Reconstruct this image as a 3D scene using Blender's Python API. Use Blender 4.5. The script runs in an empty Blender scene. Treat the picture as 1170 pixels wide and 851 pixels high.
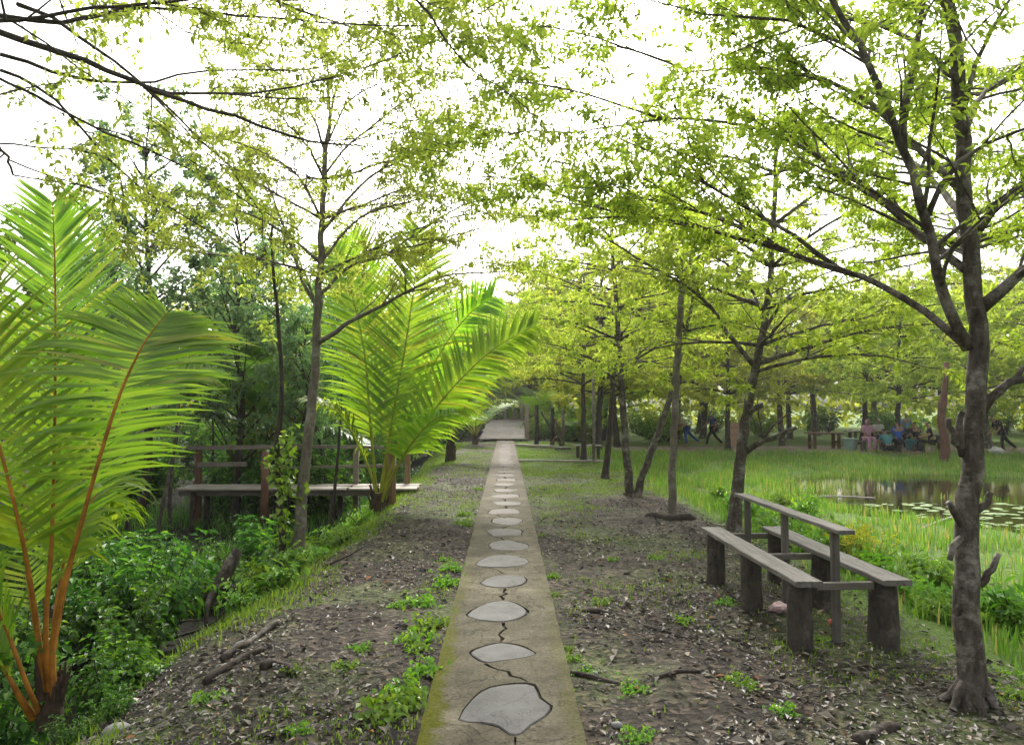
import bpy, bmesh, math, random
import numpy as np
from mathutils import Vector, Matrix, geometry

# ------------------------------------------------------------------ camera, sky, sun, exposure
S = bpy.context.scene
COL = S.collection
F = 880.0; CX, CY = 585.0, 425.5          # focal length and centre in photo pixels (1170 x 851)
CAM = Vector((0.0, 0.0, 1.65))
PITCH = math.atan(40.5 / F); YAW = math.atan(7.0 / F)
cam_d = bpy.data.cameras.new("camera"); cam = bpy.data.objects.new("camera", cam_d); COL.objects.link(cam)
cam.location = CAM
cam.rotation_euler = (math.radians(90) + PITCH, 0, -YAW)
cam_d.sensor_width = 36.0; cam_d.lens = 36.0 * F / 1170.0
cam_d.clip_start = 0.05; cam_d.clip_end = 3000
S.camera = cam
RCAM = cam.rotation_euler.to_matrix()

SUN_EL, SUN_ROT = math.radians(38), math.radians(2)
W = bpy.data.worlds.new("World"); S.world = W; W.use_nodes = True
wn = W.node_tree.nodes; wl = W.node_tree.links
bg = wn["Background"]; bg.inputs["Strength"].default_value = 0.15
sky = wn.new("ShaderNodeTexSky"); sky.sky_type = 'NISHITA'; sky.sun_disc = False
sky.sun_elevation = SUN_EL; sky.sun_rotation = SUN_ROT
sky.air_density = 1.4; sky.dust_density = 7.0; sky.ozone_density = 0.6
hs = wn.new("ShaderNodeHueSaturation"); hs.inputs["Saturation"].default_value = 0.15
wl.new(sky.outputs["Color"], hs.inputs["Color"]); wl.new(hs.outputs["Color"], bg.inputs["Color"])
sd = bpy.data.lights.new("sun", 'SUN'); sun = bpy.data.objects.new("sun", sd); COL.objects.link(sun)
sd.energy = 2.2; sd.angle = math.radians(14); sd.color = (1.0, 0.95, 0.86)
to_sun = Vector((math.sin(SUN_ROT) * math.cos(SUN_EL), math.cos(SUN_ROT) * math.cos(SUN_EL), math.sin(SUN_EL)))
sun.rotation_euler = to_sun.to_track_quat('Z', 'Y').to_euler()
S.view_settings.view_transform = 'Standard'; S.view_settings.look = 'None'
S.view_settings.gamma = 1.0; S.view_settings.use_curve_mapping = False
S.view_settings.exposure = 1.22
try:
    S.cycles.max_bounces = 10; S.cycles.diffuse_bounces = 7; S.cycles.glossy_bounces = 2
    S.cycles.transmission_bounces = 7; S.cycles.use_denoising = True
except Exception:
    pass

# ------------------------------------------------------------------ helpers
def at(u, v, Y):
    d = RCAM @ Vector(((u - CX) / F, -(v - CY) / F, -1.0))
    p = CAM + d * (Y / d.y)
    return np.array(p)

def gp(u, v, z=0.0):
    d = RCAM @ Vector(((u - CX) / F, -(v - CY) / F, -1.0))
    p = CAM + d * ((z - CAM.z) / d.z)
    return np.array(p)

def nrm(a):
    a = np.asarray(a, float)
    n = np.linalg.norm(a, axis=-1, keepdims=True)
    return a / np.maximum(n, 1e-9)

UP = np.array((0., 0., 1.))

def sstep(a, b, x):
    t = np.clip((x - a) / (b - a), 0, 1)
    return t * t * (3 - 2 * t)

_H = np.random.default_rng(77).random((256, 256))
def vnoise(x, y):
    x = np.asarray(x, float); y = np.asarray(y, float)
    xi = np.floor(x).astype(int); yi = np.floor(y).astype(int)
    fx = x - xi; fy = y - yi
    fx = fx * fx * (3 - 2 * fx); fy = fy * fy * (3 - 2 * fy)
    g = lambda i, j: _H[i & 255, j & 255]
    return (g(xi, yi) * (1 - fx) + g(xi + 1, yi) * fx) * (1 - fy) + (g(xi, yi + 1) * (1 - fx) + g(xi + 1, yi + 1) * fx) * fy
def fbm(x, y, o=3):
    r = 0; a = 0.5; s = 0
    for i in range(o):
        r = r + a * vnoise(x * 2 ** i + 17.3 * i, y * 2 ** i + 5.1 * i); s += a; a *= 0.5
    return r / s

class MB:
    """collects vertices and faces and links them as one mesh object"""
    def __init__(s): s.v = []; s.f = []; s.m = []; s.n = 0
    def add(s, v, f, mi=0):
        v = np.asarray(v, float).reshape(-1, 3); f = np.asarray(f, np.int64)
        if len(f) == 0: return
        s.v.append(v); s.f.append(f + s.n); s.m.append(mi); s.n += len(v)
    def tube(s, pts, rad, sides=8, mi=0, cap=True, jit=0.0, rng=None):
        pts = np.asarray(pts, float); n = len(pts)
        rad = np.broadcast_to(np.asarray(rad, float), (n,))
        tan = nrm(np.gradient(pts, axis=0))
        ref = np.array((0.31, 0.87, 0.12)) if abs(tan[0][2]) > 0.8 else UP
        a = nrm(np.cross(ref, tan[0])); rings = []
        ang = np.arange(sides) * 2 * math.pi / sides
        for i in range(n):
            a = nrm(a - tan[i] * np.dot(a, tan[i])); b = np.cross(tan[i], a)
            r = rad[i] * (1 + (rng.uniform(-jit, jit, sides) if jit else 0))
            rings.append(pts[i] + (np.cos(ang) * r)[:, None] * a + (np.sin(ang) * r)[:, None] * b)
        v = np.concatenate(rings)
        i0 = (np.arange(n - 1) * sides)[:, None]; k = np.arange(sides)[None, :]; k2 = (k + 1) % sides
        f = np.stack([i0 + k, i0 + k2, i0 + sides + k2, i0 + sides + k], -1).reshape(-1, 4)
        if cap and sides > 3:
            base = len(v); v = np.concatenate([v, pts[:1], pts[-1:]])
            kk = np.arange(sides)
            s.add(v, f, mi)
            s.f.append(np.stack([np.full(sides, base), (kk + 1) % sides, kk], -1) + s.n - len(v)); s.m.append(mi)
            o = (n - 1) * sides
            s.f.append(np.stack([np.full(sides, base + 1), o + kk, o + (kk + 1) % sides], -1) + s.n - len(v)); s.m.append(mi)
        else:
            s.add(v, f, mi)
    def box(s, c, size, rz=0.0, tilt=(0, 0), mi=0, bev=0.0):
        """box with chamfered long edges when bev is set"""
        bm = bmesh.new(); bmesh.ops.create_cube(bm, size=1.0)
        bmesh.ops.scale(bm, vec=Vector(size), verts=bm.verts)
        if bev: bmesh.ops.bevel(bm, geom=bm.edges[:], offset=bev, segments=1, affect='EDGES')
        M = Matrix.Translation(Vector(c)) @ Matrix.Rotation(rz, 4, 'Z') @ Matrix.Rotation(tilt[0], 4, 'X') @ Matrix.Rotation(tilt[1], 4, 'Y')
        bmesh.ops.transform(bm, matrix=M, verts=bm.verts)
        s.addbm(bm, mi)
    def plank(s, a, b, w, t, mi=0, bev=0.004, side=None):
        """board from a to b, w wide, t thick"""
        a = Vector(a); b = Vector(b); d = b - a; L = d.length; d.normalize()
        sd_ = Vector(side) if side is not None else Vector((0, 0, 1)).cross(d)
        if sd_.length < 1e-4: sd_ = Vector((1, 0, 0))
        sd_ = (sd_ - d * sd_.dot(d)).normalized(); up = d.cross(sd_)
        bm = bmesh.new(); bmesh.ops.create_cube(bm, size=1.0)
        bmesh.ops.scale(bm, vec=Vector((L, w, t)), verts=bm.verts)
        if bev: bmesh.ops.bevel(bm, geom=bm.edges[:], offset=bev, segments=1, affect='EDGES')
        M = Matrix((d, sd_, up)).transposed().to_4x4(); M.translation = (a + b) / 2
        bmesh.ops.transform(bm, matrix=M, verts=bm.verts); s.addbm(bm, mi)
    def addbm(s, bm, mi=0):
        bm.verts.index_update(); v = np.array([x.co[:] for x in bm.verts])
        by = {}
        for f in bm.faces: by.setdefault(len(f.verts), []).append([x.index for x in f.verts])
        first = True; n0 = s.n
        s.v.append(v); s.n += len(v)
        for k, fl in by.items(): s.f.append(np.array(fl) + n0); s.m.append(mi)
        bm.free()
    def build(s, name, mats, parent=None, smooth=False):
        v = np.concatenate(s.v) if s.v else np.zeros((0, 3))
        if parent is not None: v = v - np.array(parent.get('_o', (0, 0, 0)))
        me = bpy.data.meshes.new(name)
        me.vertices.add(len(v)); me.vertices.foreach_set("co", v.astype(np.float32).ravel())
        loops = np.concatenate([f.ravel() for f in s.f]); tot = np.concatenate([np.full(len(f), f.shape[1]) for f in s.f])
        mi = np.concatenate([np.full(len(f), m) for f, m in zip(s.f, s.m)])
        me.loops.add(len(loops)); me.loops.foreach_set("vertex_index", loops.astype(np.int32))
        me.polygons.add(len(tot))
        me.polygons.foreach_set("loop_start", np.concatenate([[0], np.cumsum(tot)[:-1]]).astype(np.int32))
        me.polygons.foreach_set("material_index", mi.astype(np.int32))
        me.polygons.foreach_set("use_smooth", np.full(len(tot), smooth))
        me.update(calc_edges=True)
        for m in (mats if isinstance(mats, (list, tuple)) else [mats]): me.materials.append(m)
        o = bpy.data.objects.new(name, me); COL.objects.link(o)
        if parent is not None: o.parent = parent
        return o

def tag(o, label, cat, group=None):
    o['label'] = label; o['category'] = cat
    if group: o['group'] = group
    return o
def thing(name, label, cat, loc, group=None):
    o = bpy.data.objects.new(name, None); COL.objects.link(o); o.empty_display_size = 0.2
    o.location = [float(a) for a in loc]; o['_o'] = [float(a) for a in loc]
    return tag(o, label, cat, group)
def kind(o, k): o['kind'] = k; return o
def copy_thing(t, loc, rz=0.0, sc=1.0, label=None, group=None):
    r = t.copy(); COL.objects.link(r); r.location = [float(a) for a in loc]
    r.rotation_euler = (0, 0, rz); r.scale = (sc,) * 3
    if label: r['label'] = label
    if group: r['group'] = group
    for c in t.children:
        d = c.copy(); COL.objects.link(d); d.parent = r
        for g in c.children:
            e = g.copy(); COL.objects.link(e); e.parent = d
    return r

# ------------------------------------------------------------------ materials
def mat(name):
    m = bpy.data.materials.new(name); m.use_nodes = True
    nt = m.node_tree; nt.nodes.clear()
    out = nt.nodes.new("ShaderNodeOutputMaterial")
    return m, nt, out
def N(nt, t, **k):
    n = nt.nodes.new("ShaderNode" + t)
    for a, b in k.items():
        if a in n.inputs.keys() if hasattr(n.inputs, 'keys') else False: n.inputs[a].default_value = b
        else: setattr(n, a, b)
    return n
def ramp(nt, src, stops, interp='LINEAR'):
    r = nt.nodes.new("ShaderNodeValToRGB"); r.color_ramp.interpolation = interp
    e = r.color_ramp.elements
    while len(e) < len(stops): e.new(0.5)
    for x, (p, c) in zip(e, stops):
        x.position = p; x.color = (*c, 1) if len(c) == 3 else c
    nt.links.new(src, r.inputs[0]); return r.outputs[0]
def noise(nt, vec, scale, detail=4, rough=0.6, dist=0.0):
    n = nt.nodes.new("ShaderNodeTexNoise"); n.inputs["Scale"].default_value = scale
    n.inputs["Detail"].default_value = detail; n.inputs["Roughness"].default_value = rough; n.inputs["Distortion"].default_value = dist
    if vec is not None: nt.links.new(vec, n.inputs["Vector"])
    return n.outputs["Fac"]
def mixc(nt, fac, a, b, mode='MIX'):
    m = nt.nodes.new("ShaderNodeMix"); m.data_type = 'RGBA'; m.blend_type = mode
    for s_, i in ((fac, 0), (a, 6), (b, 7)):
        if hasattr(s_, 'links') or isinstance(s_, bpy.types.NodeSocket): nt.links.new(s_, m.inputs[i])
        else: m.inputs[i].default_value = s_ if i == 0 else (*s_, 1)
    return m.outputs[2]
def math_(nt, op, a, b=None, c=None, clamp=False):
    m = nt.nodes.new("ShaderNodeMath"); m.operation = op; m.use_clamp = clamp
    for i, s_ in enumerate((a, b, c)):
        if s_ is None: continue
        if isinstance(s_, bpy.types.NodeSocket): nt.links.new(s_, m.inputs[i])
        else: m.inputs[i].default_value = s_
    return m.outputs[0]
def maprange(nt, v, a, b):
    m = nt.nodes.new("ShaderNodeMapRange"); m.interpolation_type = 'SMOOTHSTEP'
    nt.links.new(v, m.inputs[0]); m.inputs[1].default_value = a; m.inputs[2].default_value = b
    return m.outputs[0]
def coords(nt, which="Object"):
    return nt.nodes.new("ShaderNodeTexCoord").outputs[which]
def stretch(nt, vec, s):
    m = nt.nodes.new("ShaderNodeMapping"); m.inputs["Scale"].default_value = s
    nt.links.new(vec, m.inputs["Vector"]); return m.outputs[0]
def finish(nt, out, col, rough=0.85, bump=None, bstr=0.4, bdist=0.02, spec=0.3):
    p = nt.nodes.new("ShaderNodeBsdfPrincipled")
    p.inputs["Specular IOR Level"].default_value = spec
    if isinstance(col, bpy.types.NodeSocket): nt.links.new(col, p.inputs["Base Color"])
    else: p.inputs["Base Color"].default_value = (*col, 1)
    if isinstance(rough, bpy.types.NodeSocket): nt.links.new(rough, p.inputs["Roughness"])
    else: p.inputs["Roughness"].default_value = rough
    if bump is not None:
        b = nt.nodes.new("ShaderNodeBump"); b.inputs["Strength"].default_value = bstr; b.inputs["Distance"].default_value = bdist
        nt.links.new(bump, b.inputs["Height"]); nt.links.new(b.outputs[0], p.inputs["Normal"])
    nt.links.new(p.outputs[0], out.inputs[0]); return p

def leaf_mat(name, stops, trans=(1.0, 1.05, 0.5), tfac=0.5, gloss=0.05, grough=0.4):
    m, nt, out = mat(name)
    g = nt.nodes.new("ShaderNodeNewGeometry")
    c = ramp(nt, g.outputs["Random Per Island"], stops)
    oi = nt.nodes.new("ShaderNodeObjectInfo")
    hsv = nt.nodes.new("ShaderNodeHueSaturation"); nt.links.new(c, hsv.inputs["Color"])
    nt.links.new(math_(nt, 'MULTIPLY_ADD', oi.outputs["Random"], 0.3, 0.85), hsv.inputs["Value"])
    nt.links.new(math_(nt, 'MULTIPLY_ADD', oi.outputs["Random"], 0.03, 0.485), hsv.inputs["Hue"])
    c = hsv.outputs[0]
    d = nt.nodes.new("ShaderNodeBsdfDiffuse"); nt.links.new(c, d.inputs[0])
    t = nt.nodes.new("ShaderNodeBsdfTranslucent"); nt.links.new(mixc(nt, 1.0, c, trans, 'MULTIPLY'), t.inputs[0])
    mx = nt.nodes.new("ShaderNodeMixShader"); mx.inputs[0].default_value = tfac
    nt.links.new(d.outputs[0], mx.inputs[1]); nt.links.new(t.outputs[0], mx.inputs[2])
    gl = nt.nodes.new("ShaderNodeBsdfGlossy"); gl.inputs["Roughness"].default_value = grough
    m2 = nt.nodes.new("ShaderNodeMixShader"); m2.inputs[0].default_value = gloss
    nt.links.new(mx.outputs[0], m2.inputs[1]); nt.links.new(gl.outputs[0], m2.inputs[2])
    nt.links.new(m2.outputs[0], out.inputs[0]); return m

def bark_mat(name, a, b, lichen, sc=1.0, lf=0.5):
    m, nt, out = mat(name); v = coords(nt)
    vv = stretch(nt, v, (14 * sc, 14 * sc, 4.5 * sc))
    n1 = noise(nt, vv, 1.5, 6, 0.65, 0.4); n2 = noise(nt, v, 5 * sc, 5, 0.7)
    vs = stretch(nt, v, (6 * sc, 6 * sc, 34 * sc)); n3 = noise(nt, vs, 1.2, 3, 0.6)
    c = ramp(nt, n1, [(0.3, a), (0.7, b)])
    c = mixc(nt, ramp(nt, n2, [(lf, (0, 0, 0)), (lf + 0.14, (0.85,) * 3)]), c, lichen)
    c = mixc(nt, ramp(nt, n3, [(0.55, (0, 0, 0)), (0.7, (0.5,) * 3)]), c, a)
    finish(nt, out, c, 0.9, mixc(nt, 0.4, n1, n3), 0.7, 0.02, 0.2); return m

def wood_mat(name, a, b, stain, axis=1, sc=1.0):
    m, nt, out = mat(name); v = coords(nt)
    st = [40 * sc, 40 * sc, 40 * sc]; st[axis] = 2.2 * sc
    n1 = noise(nt, stretch(nt, v, st), 1.0, 5, 0.7, 0.3); n2 = noise(nt, v, 3.0, 4, 0.6); n3 = noise(nt, v, 22, 3, 0.6)
    c = ramp(nt, n1, [(0.3, a), (0.68, b)])
    c = mixc(nt, ramp(nt, n2, [(0.42, (0, 0, 0)), (0.68, (0.7,) * 3)]), c, stain)
    c = mixc(nt, ramp(nt, n3, [(0.62, (0, 0, 0)), (0.72, (0.5,) * 3)]), c, (0.02, 0.018, 0.015))
    finish(nt, out, c, 0.8, n1, 0.5, 0.006, 0.3); return m

def plain_mat(name, col, rough=0.7, var=0.25, sc=9):
    m, nt, out = mat(name); v = coords(nt)
    n1 = noise(nt, v, sc, 4)
    c = ramp(nt, n1, [(0.3, tuple(x * (1 - var) for x in col)), (0.7, tuple(min(1, x * (1 + var)) for x in col))])
    finish(nt, out, c, rough, n1, 0.2, 0.01); return m

M = {}
M['leaf_right'] = leaf_mat("foliage_yellow_green", [(0, (0.19, 0.27, 0.035)), (0.5, (0.30, 0.39, 0.055)), (1, (0.43, 0.49, 0.09))], (1.3, 1.3, 0.7), 0.6, 0.03, 0.5)
M['leaf_left'] = leaf_mat("foliage_young_green", [(0, (0.20, 0.29, 0.05)), (0.5, (0.31, 0.41, 0.08)), (1, (0.44, 0.51, 0.13))], (1.3, 1.3, 0.7), 0.6, 0.03, 0.5)
M['leaf_far'] = leaf_mat("foliage_far_green", [(0, (0.21, 0.29, 0.04)), (0.5, (0.34, 0.42, 0.06)), (1, (0.47, 0.52, 0.10))], (1.3, 1.25, 0.7), 0.55, 0.03, 0.5)
M['leaf_mangrove'] = leaf_mat("foliage_blue_green", [(0, (0.10, 0.20, 0.09)), (0.6, (0.18, 0.32, 0.13)), (1, (0.30, 0.44, 0.14))], (1.1, 1.2, 0.8), 0.45, 0.05, 0.5)
M['leaf_shrub'] = leaf_mat("foliage_shrub", [(0, (0.03, 0.085, 0.015)), (0.5, (0.065, 0.17, 0.026)), (0.9, (0.13, 0.27, 0.04)), (1, (0.22, 0.36, 0.05))], (1.2, 1.3, 0.5), 0.4, 0.035, 0.45)
M['leaf_herb'] = leaf_mat("foliage_herb", [(0, (0.10, 0.23, 0.025)), (0.6, (0.18, 0.34, 0.04)), (1, (0.28, 0.42, 0.06))], (1.2, 1.2, 0.5), 0.4, 0.05)
M['palm'] = leaf_mat("palm_leaflet", [(0, (0.12, 0.24, 0.016)), (0.5, (0.19, 0.33, 0.024)), (0.93, (0.27, 0.39, 0.035)), (1, (0.42, 0.40, 0.08))], (1.35, 1.3, 0.5), 0.55, 0.05, 0.4)
M['palm_dark'] = leaf_mat("palm_leaflet_deep", [(0, (0.05, 0.14, 0.02)), (0.5, (0.09, 0.21, 0.03)), (1, (0.14, 0.27, 0.04))], (1.3, 1.3, 0.4), 0.5, 0.06, 0.35)
M['grass'] = leaf_mat("grass_blade", [(0, (0.09, 0.20, 0.03)), (0.6, (0.16, 0.30, 0.055)), (0.84, (0.24, 0.36, 0.08)), (0.86, (0.40, 0.36, 0.15)), (1, (0.30, 0.24, 0.13))], (1.2, 1.2, 0.5), 0.4, 0.03)
M['grass_short'] = leaf_mat("grass_short", [(0, (0.10, 0.19, 0.025)), (0.6, (0.18, 0.29, 0.04)), (1, (0.28, 0.36, 0.07))], (1.2, 1.2, 0.5), 0.4, 0.03)
M['flower'] = leaf_mat("yellow_bloom", [(0, (0.45, 0.43, 0.04)), (1, (0.62, 0.60, 0.09))], (1, 1, 0.6), 0.3, 0.0)
M['lily'] = leaf_mat("lily_pad", [(0, (0.10, 0.17, 0.05)), (1, (0.22, 0.30, 0.10))], (1, 1, 0.6), 0.15, 0.15, 0.3)
M['litter'] = leaf_mat("dead_leaf", [(0, (0.02, 0.017, 0.015)), (0.4, (0.07, 0.06, 0.05)), (0.7, (0.17, 0.15, 0.125)), (0.96, (0.38, 0.34, 0.28)), (1, (0.34, 0.14, 0.04))], (1, 0.9, 0.7), 0.1, 0.04)
M['bark'] = bark_mat("bark_grey", (0.032, 0.026, 0.021), (0.14, 0.118, 0.10), (0.28, 0.255, 0.225), 1.3, 0.5)
M['bark_dark'] = bark_mat("bark_dark", (0.028, 0.022, 0.018), (0.085, 0.07, 0.058), (0.17, 0.15, 0.125), 1.0, 0.56)
M['bark_pole'] = bark_mat("bark_pale", (0.10, 0.085, 0.07), (0.22, 0.19, 0.155), (0.3, 0.28, 0.24))
M['branch'] = bark_mat("branch_bark", (0.03, 0.024, 0.02), (0.10, 0.085, 0.07), (0.19, 0.17, 0.145), 1.6, 0.58)
M['petiole_orange'] = plain_mat("petiole_orange", (0.36, 0.15, 0.022), 0.6, 0.5, 7)
M['petiole_green'] = plain_mat("petiole_green", (0.26, 0.28, 0.025), 0.5, 0.3, 5)
M['fibre'] = plain_mat("palm_fibre", (0.06, 0.042, 0.028), 0.95, 0.5, 20)
M['wood_grey'] = wood_mat("weathered_wood", (0.08, 0.073, 0.065), (0.23, 0.212, 0.19), (0.11, 0.10, 0.085), 1)
M['wood_grey_x'] = wood_mat("weathered_wood_cross", (0.085, 0.075, 0.065), (0.20, 0.18, 0.158), (0.10, 0.09, 0.07), 0)
M['wood_post'] = wood_mat("weathered_post", (0.075, 0.066, 0.057), (0.18, 0.16, 0.14), (0.08, 0.07, 0.058), 2)
M['stump'] = bark_mat("stump_wood", (0.035, 0.03, 0.025), (0.10, 0.085, 0.07), (0.15, 0.13, 0.11), 1.0, 0.55)
M['wood_deck'] = wood_mat("deck_wood", (0.20, 0.175, 0.145), (0.38, 0.345, 0.30), (0.20, 0.17, 0.14), 0)
M['wood_rail'] = wood_mat("rail_wood", (0.10, 0.085, 0.07), (0.26, 0.225, 0.19), (0.12, 0.10, 0.085), 0)
M['wood_bridge'] = wood_mat("bridge_plank", (0.13, 0.115, 0.10), (0.26, 0.235, 0.205), (0.14, 0.12, 0.10), 0)
M['wood_red'] = wood_mat("reddish_post", (0.09, 0.04, 0.028), (0.2, 0.10, 0.065), (0.07, 0.04, 0.03), 2)
M['wood_pink'] = wood_mat("faded_pink_post", (0.32, 0.22, 0.18), (0.46, 0.36, 0.31), (0.30, 0.22, 0.18), 2)
M['wood_brown'] = wood_mat("brown_post", (0.13, 0.075, 0.04), (0.30, 0.20, 0.12), (0.14, 0.09, 0.05), 2)
M['stone'] = plain_mat("stone_grey", (0.22, 0.215, 0.20), 0.85, 0.3, 8)
M['trash_pink'] = plain_mat("wrapper_pink", (0.62, 0.42, 0.42), 0.5, 0.4, 40)
M['trash_red'] = plain_mat("wrapper_red", (0.5, 0.10, 0.06), 0.5, 0.4, 40)
M['skin'] = plain_mat("skin", (0.30, 0.17, 0.11), 0.6, 0.1)
M['hair'] = plain_mat("hair", (0.015, 0.012, 0.01), 0.6, 0.2)
def cloth(n, c): M[n] = plain_mat(n, c, 0.9, 0.2, 14)
for n_, c_ in dict(cloth_navy=(0.03, 0.055, 0.20), cloth_black=(0.012, 0.012, 0.015), cloth_jeans=(0.03, 0.07, 0.28), cloth_red=(0.55, 0.02, 0.02),
                   cloth_cream=(0.5, 0.45, 0.32), cloth_blue=(0.02, 0.10, 0.45), cloth_sky=(0.12, 0.32, 0.55), cloth_pink=(0.55, 0.30, 0.45),
                   cloth_white=(0.6, 0.6, 0.6), cloth_olive=(0.16, 0.18, 0.07), cloth_teal=(0.05, 0.22, 0.25)).items(): cloth(n_, c_)
M['bucket'] = plain_mat("bucket_plastic", (0.25, 0.36, 0.33), 0.5, 0.15)
M['sign'] = plain_mat("painted_board", (0.46, 0.30, 0.22), 0.7, 0.2)

# ground
m, nt, out = mat("forest_soil")
g = nt.nodes.new("ShaderNodeNewGeometry").outputs["Position"]
sx = nt.nodes.new("ShaderNodeSeparateXYZ"); nt.links.new(g, sx.inputs[0]); X_, Y_ = sx.outputs[0], sx.outputs[1]
n1 = noise(nt, g, 1.1, 6, 0.65); n2 = noise(nt, g, 26, 6, 0.72); n3 = noise(nt, g, 0.55, 4, 0.6)
vo = nt.nodes.new("ShaderNodeTexVoronoi"); vo.inputs["Scale"].default_value = 24; nt.links.new(g, vo.inputs["Vector"])
dirt = ramp(nt, n1, [(0.3, (0.032, 0.027, 0.021)), (0.55, (0.068, 0.057, 0.046)), (0.75, (0.14, 0.12, 0.097))])
bits = ramp(nt, vo.outputs["Color"], [(0.2, (0.25,) * 3), (0.6, (0.9,) * 3), (0.95, (2.6, 2.3, 2.0))])
dirt = mixc(nt, 0.75, dirt, bits, 'MULTIPLY')
dirt = mixc(nt, ramp(nt, n2, [(0.35, (0.6,) * 3), (0.5, (0, 0, 0))]), dirt, (0.025, 0.02, 0.016))
green = ramp(nt, n2, [(0.3, (0.05, 0.085, 0.018)), (0.7, (0.12, 0.19, 0.035))])
gm = maprange(nt, math_(nt, 'ADD', n3, math_(nt, 'MULTIPLY', n2, 0.35)), 0.64, 0.82)
far = maprange(nt, Y_, 14, 22)
rightm = math_(nt, 'MULTIPLY', maprange(nt, math_(nt, 'ADD', X_, math_(nt, 'MULTIPLY', n3, 1.2)), 3.4, 4.0), 1.0)
fac = math_(nt, 'MAXIMUM', math_(nt, 'MULTIPLY', gm, 0.42), rightm)
fac = math_(nt, 'MAXIMUM', fac, math_(nt, 'MULTIPLY', math_(nt, 'MULTIPLY', far, maprange(nt, X_, 0.2, 0.6)), maprange(nt, n3, 0.35, 0.6)))
c = mixc(nt, fac, dirt, green)
swamp = maprange(nt, math_(nt, 'MULTIPLY', X_, -1.0), 2.0, 3.0)
c = mixc(nt, swamp, c, (0.02, 0.018, 0.013))
finish(nt, out, c, 0.95, mixc(nt, 0.5, n2, vo.outputs["Distance"]), 0.8, 0.03, 0.15); M['ground'] = m

# concrete path
m, nt, out = mat("path_concrete")
g = nt.nodes.new("ShaderNodeNewGeometry").outputs["Position"]
sx = nt.nodes.new("ShaderNodeSeparateXYZ"); nt.links.new(g, sx.inputs[0])
n1 = noise(nt, g, 2.2, 6, 0.65); n2 = noise(nt, g, 45, 5, 0.7); n3 = noise(nt, g, 7, 5, 0.65); n4 = noise(nt, g, 0.9, 3, 0.5)
c = ramp(nt, n1, [(0.3, (0.075, 0.068, 0.053)), (0.55, (0.138, 0.125, 0.097)), (0.75, (0.20, 0.183, 0.146))])
c = mixc(nt, 0.7, c, ramp(nt, n2, [(0.3, (0.45,) * 3), (0.65, (1.35,) * 3)]), 'MULTIPLY')
c = mixc(nt, 0.7, c, ramp(nt, n4, [(0.3, (0.55, 0.57, 0.5)), (0.7, (1.25, 1.2, 1.1))]), 'MULTIPLY')
c = mixc(nt, ramp(nt, n3, [(0.52, (0, 0, 0)), (0.7, (0.7,) * 3)]), c, (0.06, 0.052, 0.038))
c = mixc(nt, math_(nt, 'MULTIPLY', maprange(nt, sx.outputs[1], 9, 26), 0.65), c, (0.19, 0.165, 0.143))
ck = noise(nt, g, 1.6, 7, 0.62, 0.6); cl_ = ramp(nt, math_(nt, 'ABSOLUTE', math_(nt, 'SUBTRACT', ck, 0.5)), [(0.002, (0.75,) * 3), (0.009, (0, 0, 0))]); c = mixc(nt, cl_, c, (0.03, 0.027, 0.02))
edge = math_(nt, 'ABSOLUTE', math_(nt, 'ADD', sx.outputs[0], 0.02))
lx = maprange(nt, math_(nt, 'MULTIPLY', sx.outputs[0], -1.0), -0.2, 0.2)
mo = maprange(nt, math_(nt, 'ADD', math_(nt, 'ADD', edge, math_(nt, 'MULTIPLY', n3, 0.26)), math_(nt, 'MULTIPLY', n4, 0.16)), 0.50, 0.60)
mo = math_(nt, 'MULTIPLY', mo, math_(nt, 'MULTIPLY_ADD', lx, 0.6, 0.35))
moss = ramp(nt, n2, [(0.3, (0.038, 0.046, 0.001)), (0.7, (0.115, 0.122, 0.002))])
nearm = math_(nt, 'MULTIPLY_ADD', maprange(nt, math_(nt, 'MULTIPLY', sx.outputs[1], -1), -9, -4), 0.8, 0.12)
c = mixc(nt, math_(nt, 'MULTIPLY', mo, nearm), c, moss)
finish(nt, out, c, 0.95, mixc(nt, 0.5, n2, n3), 0.6, 0.014, 0.06); M['path'] = m
m, nt, out = mat("flagstone")
g = nt.nodes.new("ShaderNodeNewGeometry").outputs["Position"]; oi = nt.nodes.new("ShaderNodeObjectInfo").outputs["Random"]
n1 = noise(nt, g, 4, 5, 0.6); n2 = noise(nt, g, 60, 4, 0.7)
c = ramp(nt, n1, [(0.3, (0.085, 0.083, 0.079)), (0.7, (0.142, 0.139, 0.133))])
c = mixc(nt, 0.35, c, ramp(nt, n2, [(0.3, (0.6,) * 3), (0.7, (1.2,) * 3)]), 'MULTIPLY')
ck = noise(nt, g, 3.1, 6, 0.6, 0.5); cl_ = ramp(nt, math_(nt, 'ABSOLUTE', math_(nt, 'SUBTRACT', ck, 0.53)), [(0.002, (0.6,) * 3), (0.008, (0, 0, 0))]); c = mixc(nt, cl_, c, (0.035, 0.033, 0.03))
sy = nt.nodes.new('ShaderNodeSeparateXYZ'); nt.links.new(g, sy.inputs[0])
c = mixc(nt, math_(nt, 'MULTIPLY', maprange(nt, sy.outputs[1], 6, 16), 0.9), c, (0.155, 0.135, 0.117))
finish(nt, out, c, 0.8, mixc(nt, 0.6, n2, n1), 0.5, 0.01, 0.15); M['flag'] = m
M['joint'] = plain_mat("joint_soil", (0.04, 0.034, 0.022), 0.95, 0.4, 30)
# water
m, nt, out = mat("pond_water"); g = nt.nodes.new("ShaderNodeNewGeometry").outputs["Position"]
n1 = noise(nt, g, 1.2, 3, 0.5); nb = noise(nt, g, 5, 3, 0.5)
c = ramp(nt, n1, [(0.35, (0.015, 0.016, 0.007)), (0.7, (0.035, 0.034, 0.014))])
p = finish(nt, out, c, 0.06, nb, 0.06, 0.02, 0.6); M['water'] = m
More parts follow.
